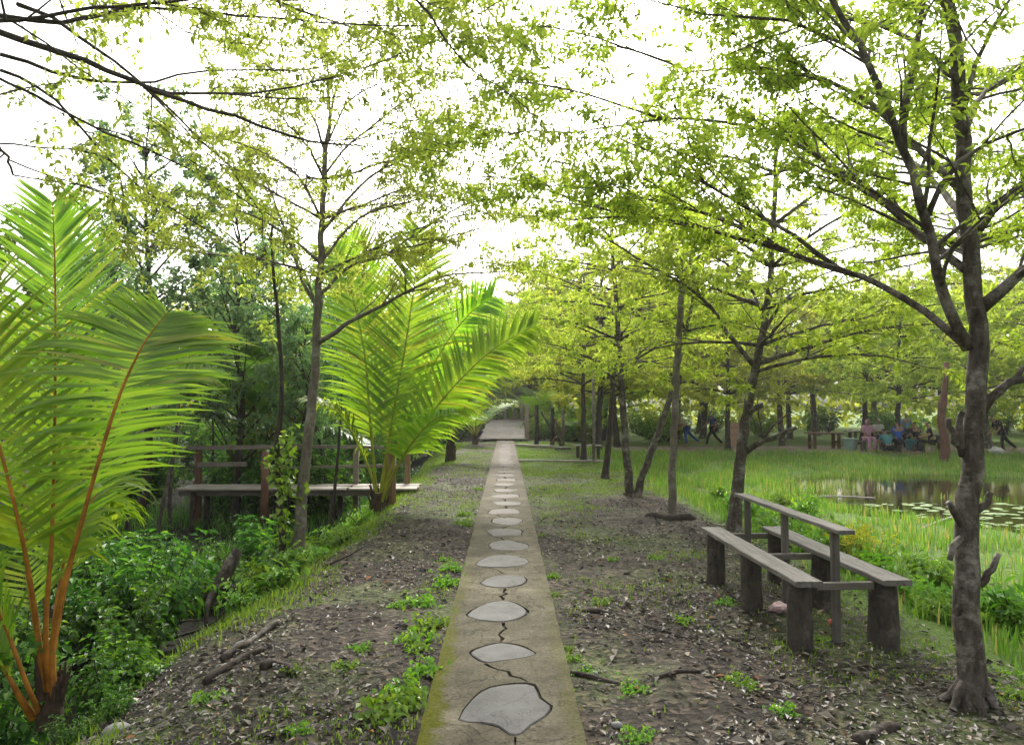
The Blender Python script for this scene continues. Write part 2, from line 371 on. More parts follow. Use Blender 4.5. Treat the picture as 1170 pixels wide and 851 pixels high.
# dirt road
m, nt, out = mat("packed_earth"); g = nt.nodes.new("ShaderNodeNewGeometry").outputs["Position"]
n1 = noise(nt, g, 1.5, 6, 0.7); n2 = noise(nt, g, 12, 4, 0.7)
c = ramp(nt, n1, [(0.3, (0.12, 0.085, 0.07)), (0.7, (0.26, 0.19, 0.155))]); c = mixc(nt, 0.5, c, ramp(nt, n2, [(0.3, (0.5,) * 3), (0.7, (1.2,) * 3)]), 'MULTIPLY')
finish(nt, out, c, 0.95, n2, 0.5, 0.03); M['road'] = m

# ------------------------------------------------------------------ terrain
def pond_f(x, y):
    """>0 inside the pond (metres-ish)"""
    xc = 10.2 + 0.10 * (y - 16); a = 3.7 + 0.8 * vnoise(y * 0.3, 3.0); b = 7.2
    r = np.sqrt(((x - xc - 1.2) / (a + 1.2)) ** 2 + ((y - 18.6) / b) ** 2)
    return 1 - r + 0.22 * (fbm(x * 0.5, y * 0.5, 2) - 0.5)
def height(x, y):
    x = np.asarray(x, float); y = np.asarray(y, float)
    w = 0.5 * (fbm(x * 0.6 + 9, y * 0.6, 2) - 0.5)
    z = np.full(np.broadcast(x, y).shape, -0.055)
    lf = 1 - 0.85 * sstep(24, 34, y)
    z = z - 0.78 * sstep(1.75, 3.5, -x + w) * lf
    z = z - 0.34 * sstep(2.7, 5.0, x + w * 0.6)
    z = z + 0.20 * sstep(22, 34, y) * sstep(2.7, 5.0, x)
    pf = pond_f(x, y)
    z = z - 0.5 * sstep(-0.05, 0.22, pf) * (x > 2)
    bump = (fbm(x * 1.7, y * 1.7, 3) - 0.5) * 0.10 + (fbm(x * 7, y * 7, 2) - 0.5) * 0.035
    z = z + bump * sstep(0.42, 0.85, np.abs(x + 0.02))
    z = np.where(np.abs(x + 0.02) < 0.40, -0.09, z)
    return z
def H(x, y): return float(height(np.array([x]), np.array([y]))[0])

def geo(a, s, r, n): return a + s * (np.power(r, np.arange(1, n + 1)) - 1) / (r - 1)
xs = np.concatenate([-geo(9, .15, 1.25, 28)[::-1], np.arange(-9, 15.01, 0.1), geo(15, .15, 1.25, 28)])
ys = np.concatenate([-geo(3, .3, 1.35, 18)[::-1], np.arange(-3, 20, 0.1), np.arange(20, 48, 0.3), geo(48, .3, 1.25, 27)])
XX, YY = np.meshgrid(xs, ys); ZZ = height(XX, YY)
nx, ny = len(xs), len(ys)
i = (np.arange(ny - 1)[:, None] * nx + np.arange(nx - 1)[None]).ravel()
b = MB(); b.add(np.stack([XX, YY, ZZ], -1), np.stack([i, i + 1, i + nx + 1, i + nx], -1))
kind(b.build("ground", M['ground'], smooth=True), 'structure')

WZ = -0.47
xs = np.linspace(2.5, 18, 60); ys = np.linspace(6.5, 28, 80)
XX, YY = np.meshgrid(xs, ys); nx, ny = 60, 80
i = (np.arange(ny - 1)[:, None] * nx + np.arange(nx - 1)[None]).ravel()
b = MB(); b.add(np.stack([XX, YY, np.full_like(XX, WZ)], -1), np.stack([i, i + 1, i + nx + 1, i + nx], -1))
kind(b.build("water", M['water']), 'structure')

# earth track beyond the pond
xs = np.linspace(3.0, 60, 130)
yc = 35 - 0.18 * (xs - 8) * (xs > 8) * 0.6; wid = 2.2 + 0.5 * vnoise(xs * 0.5, 1.0) + sstep(9, 14, xs) * 1.6
rows = []
for t in np.linspace(-1, 1, 9):
    y_ = yc + t * wid + 0.3 * (vnoise(xs * 0.9, 7 + t) - 0.5)
    rows.append(np.stack([xs, y_, height(xs, y_) + 0.03 - 0.05 * abs(t) ** 3], -1))
v = np.stack(rows); n_, m_ = v.shape[:2]
i = (np.arange(n_ - 1)[:, None] * m_ + np.arange(m_ - 1)[None]).ravel()
b = MB(); b.add(v, np.stack([i, i + 1, i + m_ + 1, i + m_], -1)); kind(b.build("dirt_road", M['road'], smooth=True), 'structure')

# ------------------------------------------------------------------ path with inlaid stones
PX0, PX1, PY0, PY1 = -0.44, 0.40, -2.0, 39.2
rng = np.random.default_rng(4)
stones = []
def stone_outline(cx, cy, rx, ry, seed, n=22, hand=None):
    r = np.random.default_rng(seed)
    if hand is not None:
        P = np.array([gp(u, v_, 0.0)[:2] for u, v_ in hand]); 
        return catclose(P, 2)
    a = np.linspace(0, 2 * math.pi, n, endpoint=False)
    k = 1 + sum(r.uniform(-0.10, 0.10) * np.cos(j * a + r.uniform(0, 6.28)) for j in (2, 3, 4, 5)) + r.uniform(-0.03, 0.03, n)
    return np.stack([cx + rx * k * np.cos(a), cy + ry * k * np.sin(a)], -1)
def catclose(P, k):
    n = len(P); o = []
    for i in range(n):
        p0, p1, p2, p3 = P[i - 1], P[i], P[(i + 1) % n], P[(i + 2) % n]
        for t in np.linspace(0, 1, k, endpoint=False):
            o.append(0.5 * ((2 * p1) + (-p0 + p2) * t + (2 * p0 - 5 * p1 + 4 * p2 - p3) * t * t + (-p0 + 3 * p1 - 3 * p2 + p3) * t ** 3))
    return np.array(o)
hands = [[(524, 822), (541, 797), (560, 785), (590, 781), (610, 783), (616, 797), (629, 806), (622, 818), (606, 828), (595, 838), (582, 838), (570, 829), (550, 825)],
         [(538, 745), (550, 739), (572, 734), (592, 737), (605, 742), (612, 747), (598, 751), (575, 754), (556, 756), (545, 751)],
         [(534, 702), (547, 693), (565, 687), (583, 687), (598, 694), (601, 700), (593, 706), (575, 710), (555, 709), (542, 707)],
         [(549, 666), (562, 659), (580, 657), (599, 659), (600, 665), (588, 670), (565, 671)],
         [(543, 645), (555, 637), (572, 634), (594, 636), (605, 642), (590, 647), (560, 648)]]
for k, h_ in enumerate(hands): stones.append(stone_outline(0, 0, 0, 0, k, hand=h_))
y = 9.35
k = 10
while y < 37.5:
    stones.append(stone_outline(-0.02 + rng.uniform(-0.05, 0.05), y, rng.uniform(0.20, 0.26), rng.uniform(0.26, 0.36), k)); k += 1
    y += rng.uniform(0.95, 1.2)
stones.append(stone_outline(-0.03, 2.9, 0.24, 0.3, 99)); stones.append(stone_outline(0.0, 1.7, 0.25, 0.3, 98))
stones.sort(key=lambda s: s[:, 1].mean())
def inside(poly, p):
    x, y = p; r = False; n = len(poly); j = n - 1
    for i in range(n):
        if (poly[i][1] > y) != (poly[j][1] > y) and x < (poly[j][0] - poly[i][0]) * (y - poly[i][1]) / (poly[j][1] - poly[i][1] + 1e-12) + poly[i][0]: r = not r
        j = i
    return r
holes = []
for k, s_ in enumerate(stones):
    r = np.random.default_rng(500 + k); c_ = s_.mean(0); n = len(s_)
    a = np.arctan2(*(s_ - c_).T[::-1])
    gap = 0.001 + 0.011 * (np.cos(a - r.uniform(0, 6.28)) * 0.5 + 0.5) + 0.020 * np.maximum(0, np.cos(2 * a - r.uniform(0, 6.28))) ** 2 * r.uniform(0.2, 1) + r.uniform(0, 0.006, n)
    gap = np.maximum(gap * (1 if c_[1] < 8 else 0.75), 0.0015)
    holes.append(s_ + (s_ - c_) / np.linalg.norm(s_ - c_, axis=1)[:, None] * gap[:, None])
cracks = []
def crack(a, b_, w, seed, n=7):
    r = np.random.default_rng(seed); t = np.linspace(0, 1, n)[:, None]
    a = np.array(a); b_ = np.array(b_); d = nrm(b_ - a); p = np.array((-d[1], d[0]))
    L = np.linalg.norm(b_ - a)
    c_ = a + (b_ - a) * t + p * (r.uniform(-0.07, 0.07, n) * L * (np.sin(t[:, 0] * math.pi) ** 0.5))[:, None]
    ww = (w * (0.45 + r.uniform(0, 1.2, n)))[:, None]
    cracks.append(np.concatenate([c_ + p * ww / 2, (c_ - p * ww / 2)[::-1]]))
for k in range(len(holes) - 1):
    r = np.random.default_rng(900 + k); A, B = holes[k], holes[k + 1]
    a = A[np.argmax(A[:, 1])]; b_ = B[np.argmin(B[:, 1])]
    if b_[1] - a[1] < 0.08: continue
    e = 0.012
    crack((a[0], a[1] + e), (b_[0], b_[1] - e), 0.024 if r.random() < 0.7 else 0.010, k)
    if r.random() < 0.4:
        sgn = 1; i = np.argmax(A[:, 0]); p0 = A[i]
        crack((p0[0] + 0.012, p0[1] + 0.01), (PX1 - 0.012, p0[1] + r.uniform(-0.05, 0.05)), 0.004, 40 + k)
polys = holes + cracks
V2 = []; E2 = []
def addpoly(P):
    o = len(V2); n = len(P)
    V2.extend(Vector((float(p[0]), float(p[1]))) for p in P); E2.extend((o + i, o + (i + 1) % n) for i in range(n))
nY = 240; re = np.random.default_rng(3)
yy = np.linspace(PY0, PY1, nY)
bl = [(PX0 + re.normal(0, 0.0025), y) for y in yy]; br = [(PX1 + re.normal(0, 0.0025), y) for y in yy[::-1]]
rect = bl + br
addpoly(rect)
for P in polys: addpoly(P)
vo_, eo_, fo_, *_ = geometry.delaunay_2d_cdt(V2, E2, [], 1, 1e-5)
bb = [(P[:, 0].min(), P[:, 0].max(), P[:, 1].min(), P[:, 1].max()) for P in polys]
vs = np.array([v[:] for v in vo_]); faces = []
for f in fo_:
    c_ = vs[list(f)].mean(0)
    if any(b_[0] <= c_[0] <= b_[1] and b_[2] <= c_[1] <= b_[3] and inside(P, c_) for P, b_ in zip(polys, bb)): continue
    faces.append(list(f))
b = MB(); b.add(np.column_stack([vs, np.zeros(len(vs))]), faces)
def skirt(P, z0, z1):
    P = np.asarray(P); n = len(P); i = np.arange(n); j = (i + 1) % n
    v = np.concatenate([np.column_stack([P, np.full(n, z0)]), np.column_stack([P, np.full(n, z1)])])
    b.add(v, np.stack([i, j, j + n, i + n], -1))
skirt(rect, 0, -0.12)
for P in polys: skirt(P, 0, -0.04)
path = kind(b.build("path", M['path']), 'structure')
b = MB(); b.box((-0.02, (PY0 + PY1) / 2, -0.047), (0.80, PY1 - PY0 - 0.04, 0.05))
kind(b.build("path_bed", M['joint'], path), 'structure')
nst = ["wide jagged grey flagstone nearest along the concrete path, notched on one side", "second grey flagstone along the path, flat lens shape with dark crack behind",
       "third grey flagstone along the path, smooth rounded lens", "fourth grey flagstone along the path, small with dark pits", "fifth grey flagstone along the path, broad and thin"]
vis = 0
for s_ in stones:
    r = np.random.default_rng(int(s_[0, 1] * 1000)); n = len(s_); c_ = s_.mean(0)
    inn = c_ + (s_ - c_) * 0.97; zt = 0.003 + r.uniform(-0.003, 0.003)
    v = np.concatenate([np.column_stack([s_, np.full(n, -0.05)]), np.column_stack([s_, np.full(n, zt - 0.006)]), np.column_stack([inn, np.full(n, zt)]), [[*c_, zt + 0.002]]])
    i = np.arange(n); j = (i + 1) % n
    b = MB(); b.add(v, np.stack([i, j, j + n, i + n], -1)); b.f.append(np.stack([i + n, j + n, j + 2 * n, i + 2 * n], -1)); b.m.append(0)
    b.f.append(np.stack([i + 2 * n, j + 2 * n, np.full(n, 3 * n)], -1)); b.m.append(0)
    if c_[1] < 3.5: lab = None
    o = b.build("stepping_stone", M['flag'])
    if c_[1] < 3.5: lab = "grey flagstone set in the path right under the viewer"
    elif vis < 5: lab = nst[vis]; vis += 1
    else: lab = "small grey flagstone in the farther run of the concrete path"
    tag(o, lab, "stepping stone", "flagstones set in the concrete path")

# ------------------------------------------------------------------ plant kit
def leaves(b, P, D, L, Wd, rng, fold=0.25, roll=None, mi=0):
    """kite-shaped folded leaves at P pointing along D"""
    n = len(P)
    if n == 0: return
    P = np.asarray(P); D = nrm(D); L = np.broadcast_to(L, (n,))[:, None]; Wd = np.broadcast_to(Wd, (n,))[:, None]
    s_ = nrm(np.cross(D, UP + rng.normal(0, 0.35, (n, 3)))); u = np.cross(s_, D)
    m_ = P + D * L * 0.45
    v = np.stack([P, m_ + s_ * Wd / 2 + u * Wd * fold, P + D * L - u * L * 0.12, m_ - s_ * Wd / 2 + u * Wd * fold, ], 1).reshape(-1, 3)
    o = (np.arange(n) * 4)[:, None]
    b.add(v, np.concatenate([o + [0, 1, 2], o + [0, 2, 3]]), mi)
def whorl(b, P, A, n, L, Wd, rng, spread=0.8, droop=0.15, jit=0.02, mi=0):
    P = np.repeat(np.asarray(P, float), n, 0); A = np.repeat(nrm(A), n, 0)
    k = len(P); r = rng.normal(0, 1, (k, 3)); r[:, 2] *= 0.45
    r = nrm(r - A * np.sum(r * A, 1, keepdims=True))
    D = A * (1 - spread * rng.uniform(0.4, 1.1, (k, 1))) + r * spread + np.array((0, 0, -droop)) * rng.uniform(0.3, 1.7, (k, 1))
    sz = rng.uniform(0.65, 1.2, k)
    leaves(b, P + rng.normal(0, jit, (k, 3)), D, L * sz, Wd * sz, rng, mi=mi)
def smooth(P, n):
    P = np.asarray(P, float)
    if len(P) < 3:
        t = np.linspace(0, 1, n)[:, None]; return P[0] + (P[-1] - P[0]) * t
    Q = np.concatenate([[2 * P[0] - P[1]], P, [2 * P[-1] - P[-2]]])
    o = []; seg = len(P) - 1
    for t in np.linspace(0, seg - 1e-6, n):
        i = int(t); f = t - i; p0, p1, p2, p3 = Q[i:i + 4]
        o.append(0.5 * ((2 * p1) + (-p0 + p2) * f + (2 * p0 - 5 * p1 + 4 * p2 - p3) * f * f + (-p0 + 3 * p1 - 3 * p2 + p3) * f ** 3))
    return np.array(o)
def sprout(p, d, L, n, rng, wob=0.12, lift=0.0):
    d = nrm(d); pts = [np.array(p, float)]; st = L / (n - 1)
    for i in range(n - 1):
        d = nrm(d + rng.normal(0, wob, 3) + np.array((0, 0, lift)) / (n - 1)); pts.append(pts[-1] + d * st)
    return np.array(pts)

def grow(mains, rng, leaf, n2=4.2, l2=0.9, n3=5, l3=0.34, t0=0.2, per=6, LL=0.075, LW=0.03, droop=0.25, lift2=0.1, tw_r=0.0028, cl=(0.35, 0.7, 1.0), spread=0.85, twigs=True, flat=0.25):
    """wood and leaves of a tree from its limbs: list of (points, r0, r1, leafy)"""
    wood, crown = MB(), MB(); CP, CA = [], []
    for it in mains:
        pts, r0, r1, lf = it[:4]; sides = 14 if r0 > 0.05 else 7 if r0 > 0.02 else 5
        L = np.linalg.norm(np.diff(np.asarray(pts), axis=0), axis=1).sum()
        n = max(6, int(L / 0.16)); P = smooth(pts, n)
        P[1:-1] += rng.normal(0, 0.005 + 0.04 * r0, (n - 2, 3))
        R = r0 + (r1 - r0) * np.linspace(0, 1, n) ** 0.8
        if len(it) > 4 and it[4]:
            R = R * (1 + 0.75 * np.exp(-np.linspace(0, L, n) / 0.16)); 
        wood.tube(P, R, sides, jit=0.045 if r0 > 0.03 else 0.0, rng=rng)
        if not lf: continue
        k = max(2, int(n2 * L * lf)); T = np.sort(rng.uniform(t0, 1.0, k)); T[-1] = 1.0
        tang = nrm(np.gradient(P, axis=0))
        for q, t in enumerate(T):
            f = t * (n - 1); i = min(int(f), n - 2); f -= i
            p = P[i] * (1 - f) + P[i + 1] * f; tn = tang[i]
            side = nrm(np.cross(tn, UP)) if abs(tn[2]) < 0.95 else nrm(rng.normal(0, 1, 3) * (1, 1, 0))
            if abs(tn[2]) > 0.75: 
                a = rng.uniform(0, 6.28); side = np.array((math.cos(a), math.sin(a), 0))
            sg = 1 if (q % 2) else -1
            d = tn * rng.uniform(0.45, 0.9) + side * sg * rng.uniform(0.5, 1.0) + UP * rng.uniform(-flat, flat + 0.1)
            ln = l2 * (1.2 - 0.75 * t) * rng.uniform(0.6, 1.2)
            rr = min(R[i] * 0.6, 0.004 + 0.010 * ln)
            B = sprout(p, d, ln, 6, rng, 0.10, lift2)
            wood.tube(B, np.linspace(rr, 0.0025, 6), 4, cap=False)
            tb = nrm(np.gradient(B, axis=0))
            for e in range(n3):
                tt = rng.uniform(0.25, 1.0) if e else 1.0
                g_ = tt * 5; ii = min(int(g_), 4); g_ -= ii
                pp = B[ii] * (1 - g_) + B[ii + 1] * g_; tq = tb[ii]
                sd2 = nrm(np.cross(tq, UP) + 1e-6)
                dd = tq * 0.8 + sd2 * rng.uniform(-1, 1) + UP * rng.uniform(-0.25, 0.25)
                TW = sprout(pp, dd, l3 * rng.uniform(0.5, 1.2), 3, rng, 0.12, -0.1)
                if twigs: wood.tube(TW, (tw_r, tw_r * 0.8, tw_r * 0.5), 3, cap=False)
                for c_ in cl:
                    h = c_ * 2; jj = min(int(h), 1); h -= jj
                    CP.append(TW[jj] * (1 - h) + TW[jj + 1] * h); CA.append(TW[-1] - TW[0])
    if CP:
        whorl(crown, np.array(CP), np.array(CA), per, LL, LW, rng, spread, droop)
    return wood, crown

def px(*pts): return [at(*p) for p in pts]
def tree_thing(name, label, base, mains, rng, bark, leafm, group=None, cat="tree", **k):
    t = thing(name, label, cat, base, group)
    w, c = grow(mains, rng, leafm, **k)
    w.build("trunk", bark, t, smooth=True)
    if c.v: c.build("crown", leafm, t)
    return t
def radial(trunk, zs, nper, L, rng, r=0.03, rise=0.35, flatten=-0.3, az0=None, avoid=None):
    """near-horizontal tiers of limbs round a trunk polyline"""
    T = smooth(trunk, 60); o = []
    for z in zs:
        i = int(np.argmin(abs(T[:, 2] - z))); a0 = rng.uniform(0, 6.28)
        for k in range(nper):
            a = a0 + k * 6.283 / nper + rng.uniform(-0.35, 0.35)
            ln = L * rng.uniform(0.7, 1.15)
            d = np.array((math.cos(a), math.sin(a), rise * rng.uniform(0.5, 1.5)))
            o.append((sprout(T[i], d, ln, 7, rng, 0.06, flatten), r, 0.005, 1.0))
    return o

# ------------------------------------------------------------------ big tree beside the bench
rng = np.random.default_rng(11)
tb = gp(1112, 806, -0.06); Yt = tb[1]
trunk = [tb + (0, 0, -0.1)] + px((1110, 770, Yt), (1106, 690, Yt), (1104, 620, Yt), (1110, 520, Yt), (1116, 400, Yt), (1110, 300, Yt), (1098, 170, Yt + .05), (1088, 40, Yt + .1), (1078, -110, Yt + .15), (1070, -240, Yt + .2))
mains = [(trunk, 0.088, 0.028, 0.0, True),
 (px((1106, 398, Yt), (1080, 335, Yt - .1), (1055, 245, Yt - .2), (1028, 165, Yt - .3), (990, 75, Yt - .35), (952, 5, Yt - .4), (915, -70, Yt - .4)), 0.037, 0.012, 0.8),
 (px((1100, 392, Yt), (1042, 346, Yt + .15), (975, 314, Yt + .35), (900, 289, Yt + .5), (820, 264, Yt + .7), (740, 249, Yt + .9), (655, 251, Yt + 1.1)), 0.026, 0.006, 1.0),
 (px((905, 291, Yt + .5), (850, 262, Yt + .6), (790, 240, Yt + .75), (710, 222, Yt + .9), (640, 212, Yt + 1.1)), 0.017, 0.005, 1.0),
 (px((960, 308, Yt + .4), (900, 265, Yt + .3), (830, 225, Yt + .35), (780, 190, Yt + .4), (700, 155, Yt + .5)), 0.018, 0.005, 1.0),
 (px((1108, 312, Yt), (1052, 268, Yt + .2), (995, 216, Yt + .4), (930, 176, Yt + .6), (855, 143, Yt + .8), (760, 137, Yt + 1.0), (655, 152, Yt + 1.2)), 0.027, 0.006, 1.0),
 (px((1102, 222, Yt), (1060, 182, Yt + .2), (1000, 122, Yt + .3), (940, 91, Yt + .5), (870, 78, Yt + .6), (790, 82, Yt + .8)), 0.026, 0.006, 1.0),
 (px((1032, 172, Yt - .3), (1037, 110, Yt - .35), (1055, 10, Yt - .4), (1075, -80, Yt - .4)), 0.024, 0.010, 0.8),
 (px((1015, 130, Yt - .3), (980, 60, Yt - .1), (900, 25, Yt), (820, 18, Yt + .1), (740, 0, Yt + .2)), 0.016, 0.005, 1.0),
 (px((1120, 352, Yt), (1168, 310, Yt - .05), (1240, 262, Yt - .1), (1330, 220, Yt - .2)), 0.042, 0.012, 0.9),
 (px((1118, 262, Yt), (1150, 228, Yt), (1205, 190, Yt), (1290, 150, Yt)), 0.030, 0.008, 0.9),
 (px((1058, 250, Yt - .2), (1090, 190, Yt - .3), (1140, 160, Yt - .35), (1220, 135, Yt - .4)), 0.020, 0.006, 0.9),
 (px((1075, 330, Yt - .1), (1085, 290, Yt - .3), (1130, 240, Yt - .5), (1200, 190, Yt - .6)), 0.015, 0.006, 0.7),
 (px((1100, 130, Yt), (1120, 60, Yt), (1160, -10, Yt)), 0.020, 0.008, 0.8),
 (px((1122, 470, Yt), (1140, 448, Yt - .03), (1158, 436, Yt - .05), (1200, 430, Yt - .1)), 0.032, 0.02, 0.0),
 (px((1158, 436, Yt - .05), (1180, 410, Yt), (1230, 395, Yt + .2)), 0.02, 0.006, 0.6),
 # limbs growing away from the viewer and back over the bench
 (px((1112, 330, Yt), (1100, 280, Yt + .9), (1085, 250, Yt + 1.9), (1070, 240, Yt + 2.8)), 0.03, 0.006, 1.0),
 (px((1108, 260, Yt), (1060, 200, Yt + .9), (1000, 160, Yt + 1.9), (940, 150, Yt + 2.8)), 0.028, 0.006, 1.0),
 (px((1100, 150, Yt), (1130, 100, Yt + .9), (1170, 70, Yt + 1.9)), 0.026, 0.006, 1.0),
 (px((1095, 90, Yt), (1030, 40, Yt + .7), (930, 10, Yt + 1.6), (840, 0, Yt + 2.2)), 0.024, 0.006, 1.0),
 (px((760, 137, Yt + 1.0), (680, 110, Yt + 1.3), (600, 95, Yt + 1.6), (530, 100, Yt + 1.9)), 0.012, 0.004, 0.9),
 (px((790, 82, Yt + .8), (700, 50, Yt + 1.1), (620, 30, Yt + 1.4), (560, 35, Yt + 1.7)), 0.012, 0.004, 0.9),
 (px((740, 0, Yt + .2), (660, -20, Yt + .6), (590, -5, Yt + 1.0), (540, 20, Yt + 1.3)), 0.012, 0.004, 0.9),
 (px((740, 249, Yt + .9), (660, 230, Yt + 1.3), (590, 205, Yt + 1.7), (530, 200, Yt + 2.1)), 0.012, 0.004, 0.8),
 (px((655, 152, Yt + 1.2), (600, 150, Yt + 1.6), (550, 165, Yt + 2.0)), 0.009, 0.004, 0.9),
 (px((1085, 10, Yt), (1000, -60, Yt), (880, -80, Yt + .2), (760, -70, Yt + .5)), 0.026, 0.006, 1.0),
 (px((1080, -60, Yt), (1180, -120, Yt), (1330, -140, Yt)), 0.024, 0.006, 1.0),
 (px((1085, -20, Yt), (1050, -80, Yt + .8), (1000, -90, Yt + 1.8)), 0.024, 0.006, 1.0),
]
# sawn-off stubs
for st in ([(1100, 515, Yt), (1090, 500, Yt - .05), (1084, 478, Yt - .06)], [(1102, 600, Yt), (1092, 588, Yt - .05), (1083, 573, Yt - .07)], [(1118, 668, Yt), (1133, 652, Yt - .05), (1141, 632, Yt - .06)], [(1113, 585, Yt), (1126, 575, Yt - .03), (1132, 562, Yt - .04)], [(1100, 520, Yt), (1097, 492, Yt - .04), (1100, 470, Yt - .05)], [(1103, 612, Yt), (1092, 622, Yt - .06), (1085, 640, Yt - .07)]):
    mains.append((px(*st), 0.026, 0.016, 0.0))
# root flare
for a in np.linspace(0.4, 6.5, 7)[:-1]:
    d = np.array((math.cos(a), math.sin(a), 0)); ln = rng.uniform(0.22, 0.45)
    mains.append(([tb + d * 0.045 + (0, 0, 0.14), tb + d * 0.15 + (0, 0, 0.0), tb + d * ln + (0, 0, -0.06)], 0.04, 0.008, 0.0))
tree_thing("tree", "big leaning-limbed tree with sawn-off branch stubs beside the wooden bench", tb, mains, rng, M['bark'], M['leaf_right'], n2=5.8, l2=0.95, n3=7, l3=0.38, per=9, LL=0.060, LW=0.023, droop=0.35, flat=0.12)

# ------------------------------------------------------------------ slim tree by the boardwalk
rng = np.random.default_rng(12)
tb = gp(340, 648, -0.2); Yt = tb[1]
trunk = [tb + (0, 0, -0.15)] + px((342, 610, Yt), (347, 545, Yt), (358, 450, Yt), (364, 350, Yt), (367, 260, Yt), (373, 170, Yt), (378, 130, Yt))
mains = [(trunk, 0.085, 0.022, 0.0, True),
 (px((363, 392, Yt), (400, 368, Yt - .2), (450, 341, Yt - .4), (505, 316, Yt - .6), (580, 310, Yt - .7)), 0.034, 0.006, 0.7),
 (px((364, 338, Yt), (400, 305, Yt), (445, 288, Yt), (510, 272, Yt + .1), (580, 250, Yt + .2)), 0.024, 0.006, 1.0),
 (px((366, 300, Yt), (410, 250, Yt), (470, 230, Yt), (540, 215, Yt)), 0.02, 0.005, 1.0),
 (px((368, 265, Yt), (420, 205, Yt), (465, 180, Yt), (515, 150, Yt)), 0.022, 0.005, 1.0),
 (px((371, 200, Yt), (405, 160, Yt), (450, 140, Yt), (530, 140, Yt)), 0.018, 0.005, 1.0),
 (px((364, 352, Yt), (345, 320, Yt), (325, 260, Yt), (300, 200, Yt), (270, 170, Yt)), 0.024, 0.005, 1.0),
 (px((365, 300, Yt), (330, 270, Yt - .2), (270, 240, Yt - .4), (200, 235, Yt - .6)), 0.022, 0.005, 1.0),
 (px((367, 250, Yt), (340, 200, Yt - .2), (290, 170, Yt - .2), (220, 150, Yt - .2)), 0.02, 0.005, 1.0),
 (px((372, 175, Yt), (355, 130, Yt), (325, 90, Yt), (280, 60, Yt)), 0.02, 0.005, 1.0),
 (px((376, 150, Yt), (385, 100, Yt), (410, 60, Yt), (440, 10, Yt)), 0.02, 0.005, 1.0),
 (px((374, 165, Yt), (395, 120, Yt), (435, 95, Yt), (500, 80, Yt)), 0.016, 0.005, 1.0),
 (px((377, 140, Yt), (375, 90, Yt), (370, 40, Yt), (360, -20, Yt)), 0.018, 0.005, 1.0),
 (px((420, 205, Yt), (480, 160, Yt), (550, 120, Yt - .2), (610, 95, Yt - .4)), 0.014, 0.004, 1.0),
 (px((405, 160, Yt), (470, 110, Yt), (540, 65, Yt - .2), (600, 30, Yt - .4)), 0.013, 0.004, 1.0),
 (px((445, 288, Yt), (520, 240, Yt - .2), (590, 210, Yt - .4), (650, 205, Yt - .5)), 0.013, 0.004, 1.0),
 (px((410, 60, Yt), (470, 20, Yt), (540, -10, Yt), (610, -25, Yt)), 0.013, 0.004, 1.0),
 (px((362, 372, Yt), (355, 330, Yt), (335, 285, Yt + .5), (310, 250, Yt + 1)), 0.02, 0.005, 0.8),
]
mains += radial(trunk, (3.2, 3.9, 4.4), 3, 1.9, rng, 0.02)
tree_thing("tree", "slim grey tree leaning over the swamp edge in front of the boardwalk rail", tb, mains, rng, M['bark_pole'], M['leaf_left'], n2=5.0, l2=0.95, n3=6, l3=0.40, per=9, LL=0.060, LW=0.023, droop=0.35)

# sapling with creeper next to it
rng = np.random.default_rng(13)
tb = gp(323, 652, -0.25); Yt = tb[1]
mains = [([tb + (0, 0, -.1)] + px((322, 610, Yt), (319, 560, Yt), (316, 520, Yt), (322, 450, Yt), (318, 380, Yt), (312, 300, Yt), (310, 240, Yt)), 0.052, 0.012, 0.35)]
tree_thing("tree", "thin dark sapling wrapped in creeper beside the slim grey tree", tb, mains, rng, M['bark_dark'], M['leaf_left'], n2=4, l2=0.6, n3=4, per=4, LL=0.09, LW=0.04, t0=0.55)
b = MB(); cp = smooth(px((324, 620, Yt - .1), (330, 560, Yt - .12), (318, 530, Yt - .1), (330, 500, Yt - .1)), 20); b.tube(cp, 0.008, 5)
cpv = b; c2 = MB(); k = rng.integers(0, 20, 190)
P = cp[k] + rng.normal(0, 0.085, (190, 3)); leaves(c2, P, rng.normal(0, 1, (190, 3)) + (0, -0.3, -0.5), 0.09, 0.075, rng)
t = thing("creeper_vine", "bright green creeper climbing the thin dark sapling", "vine", cp[0]); b.build("stem", M['bark_dark'], t); c2.build("leaves", M['leaf_herb'], t)

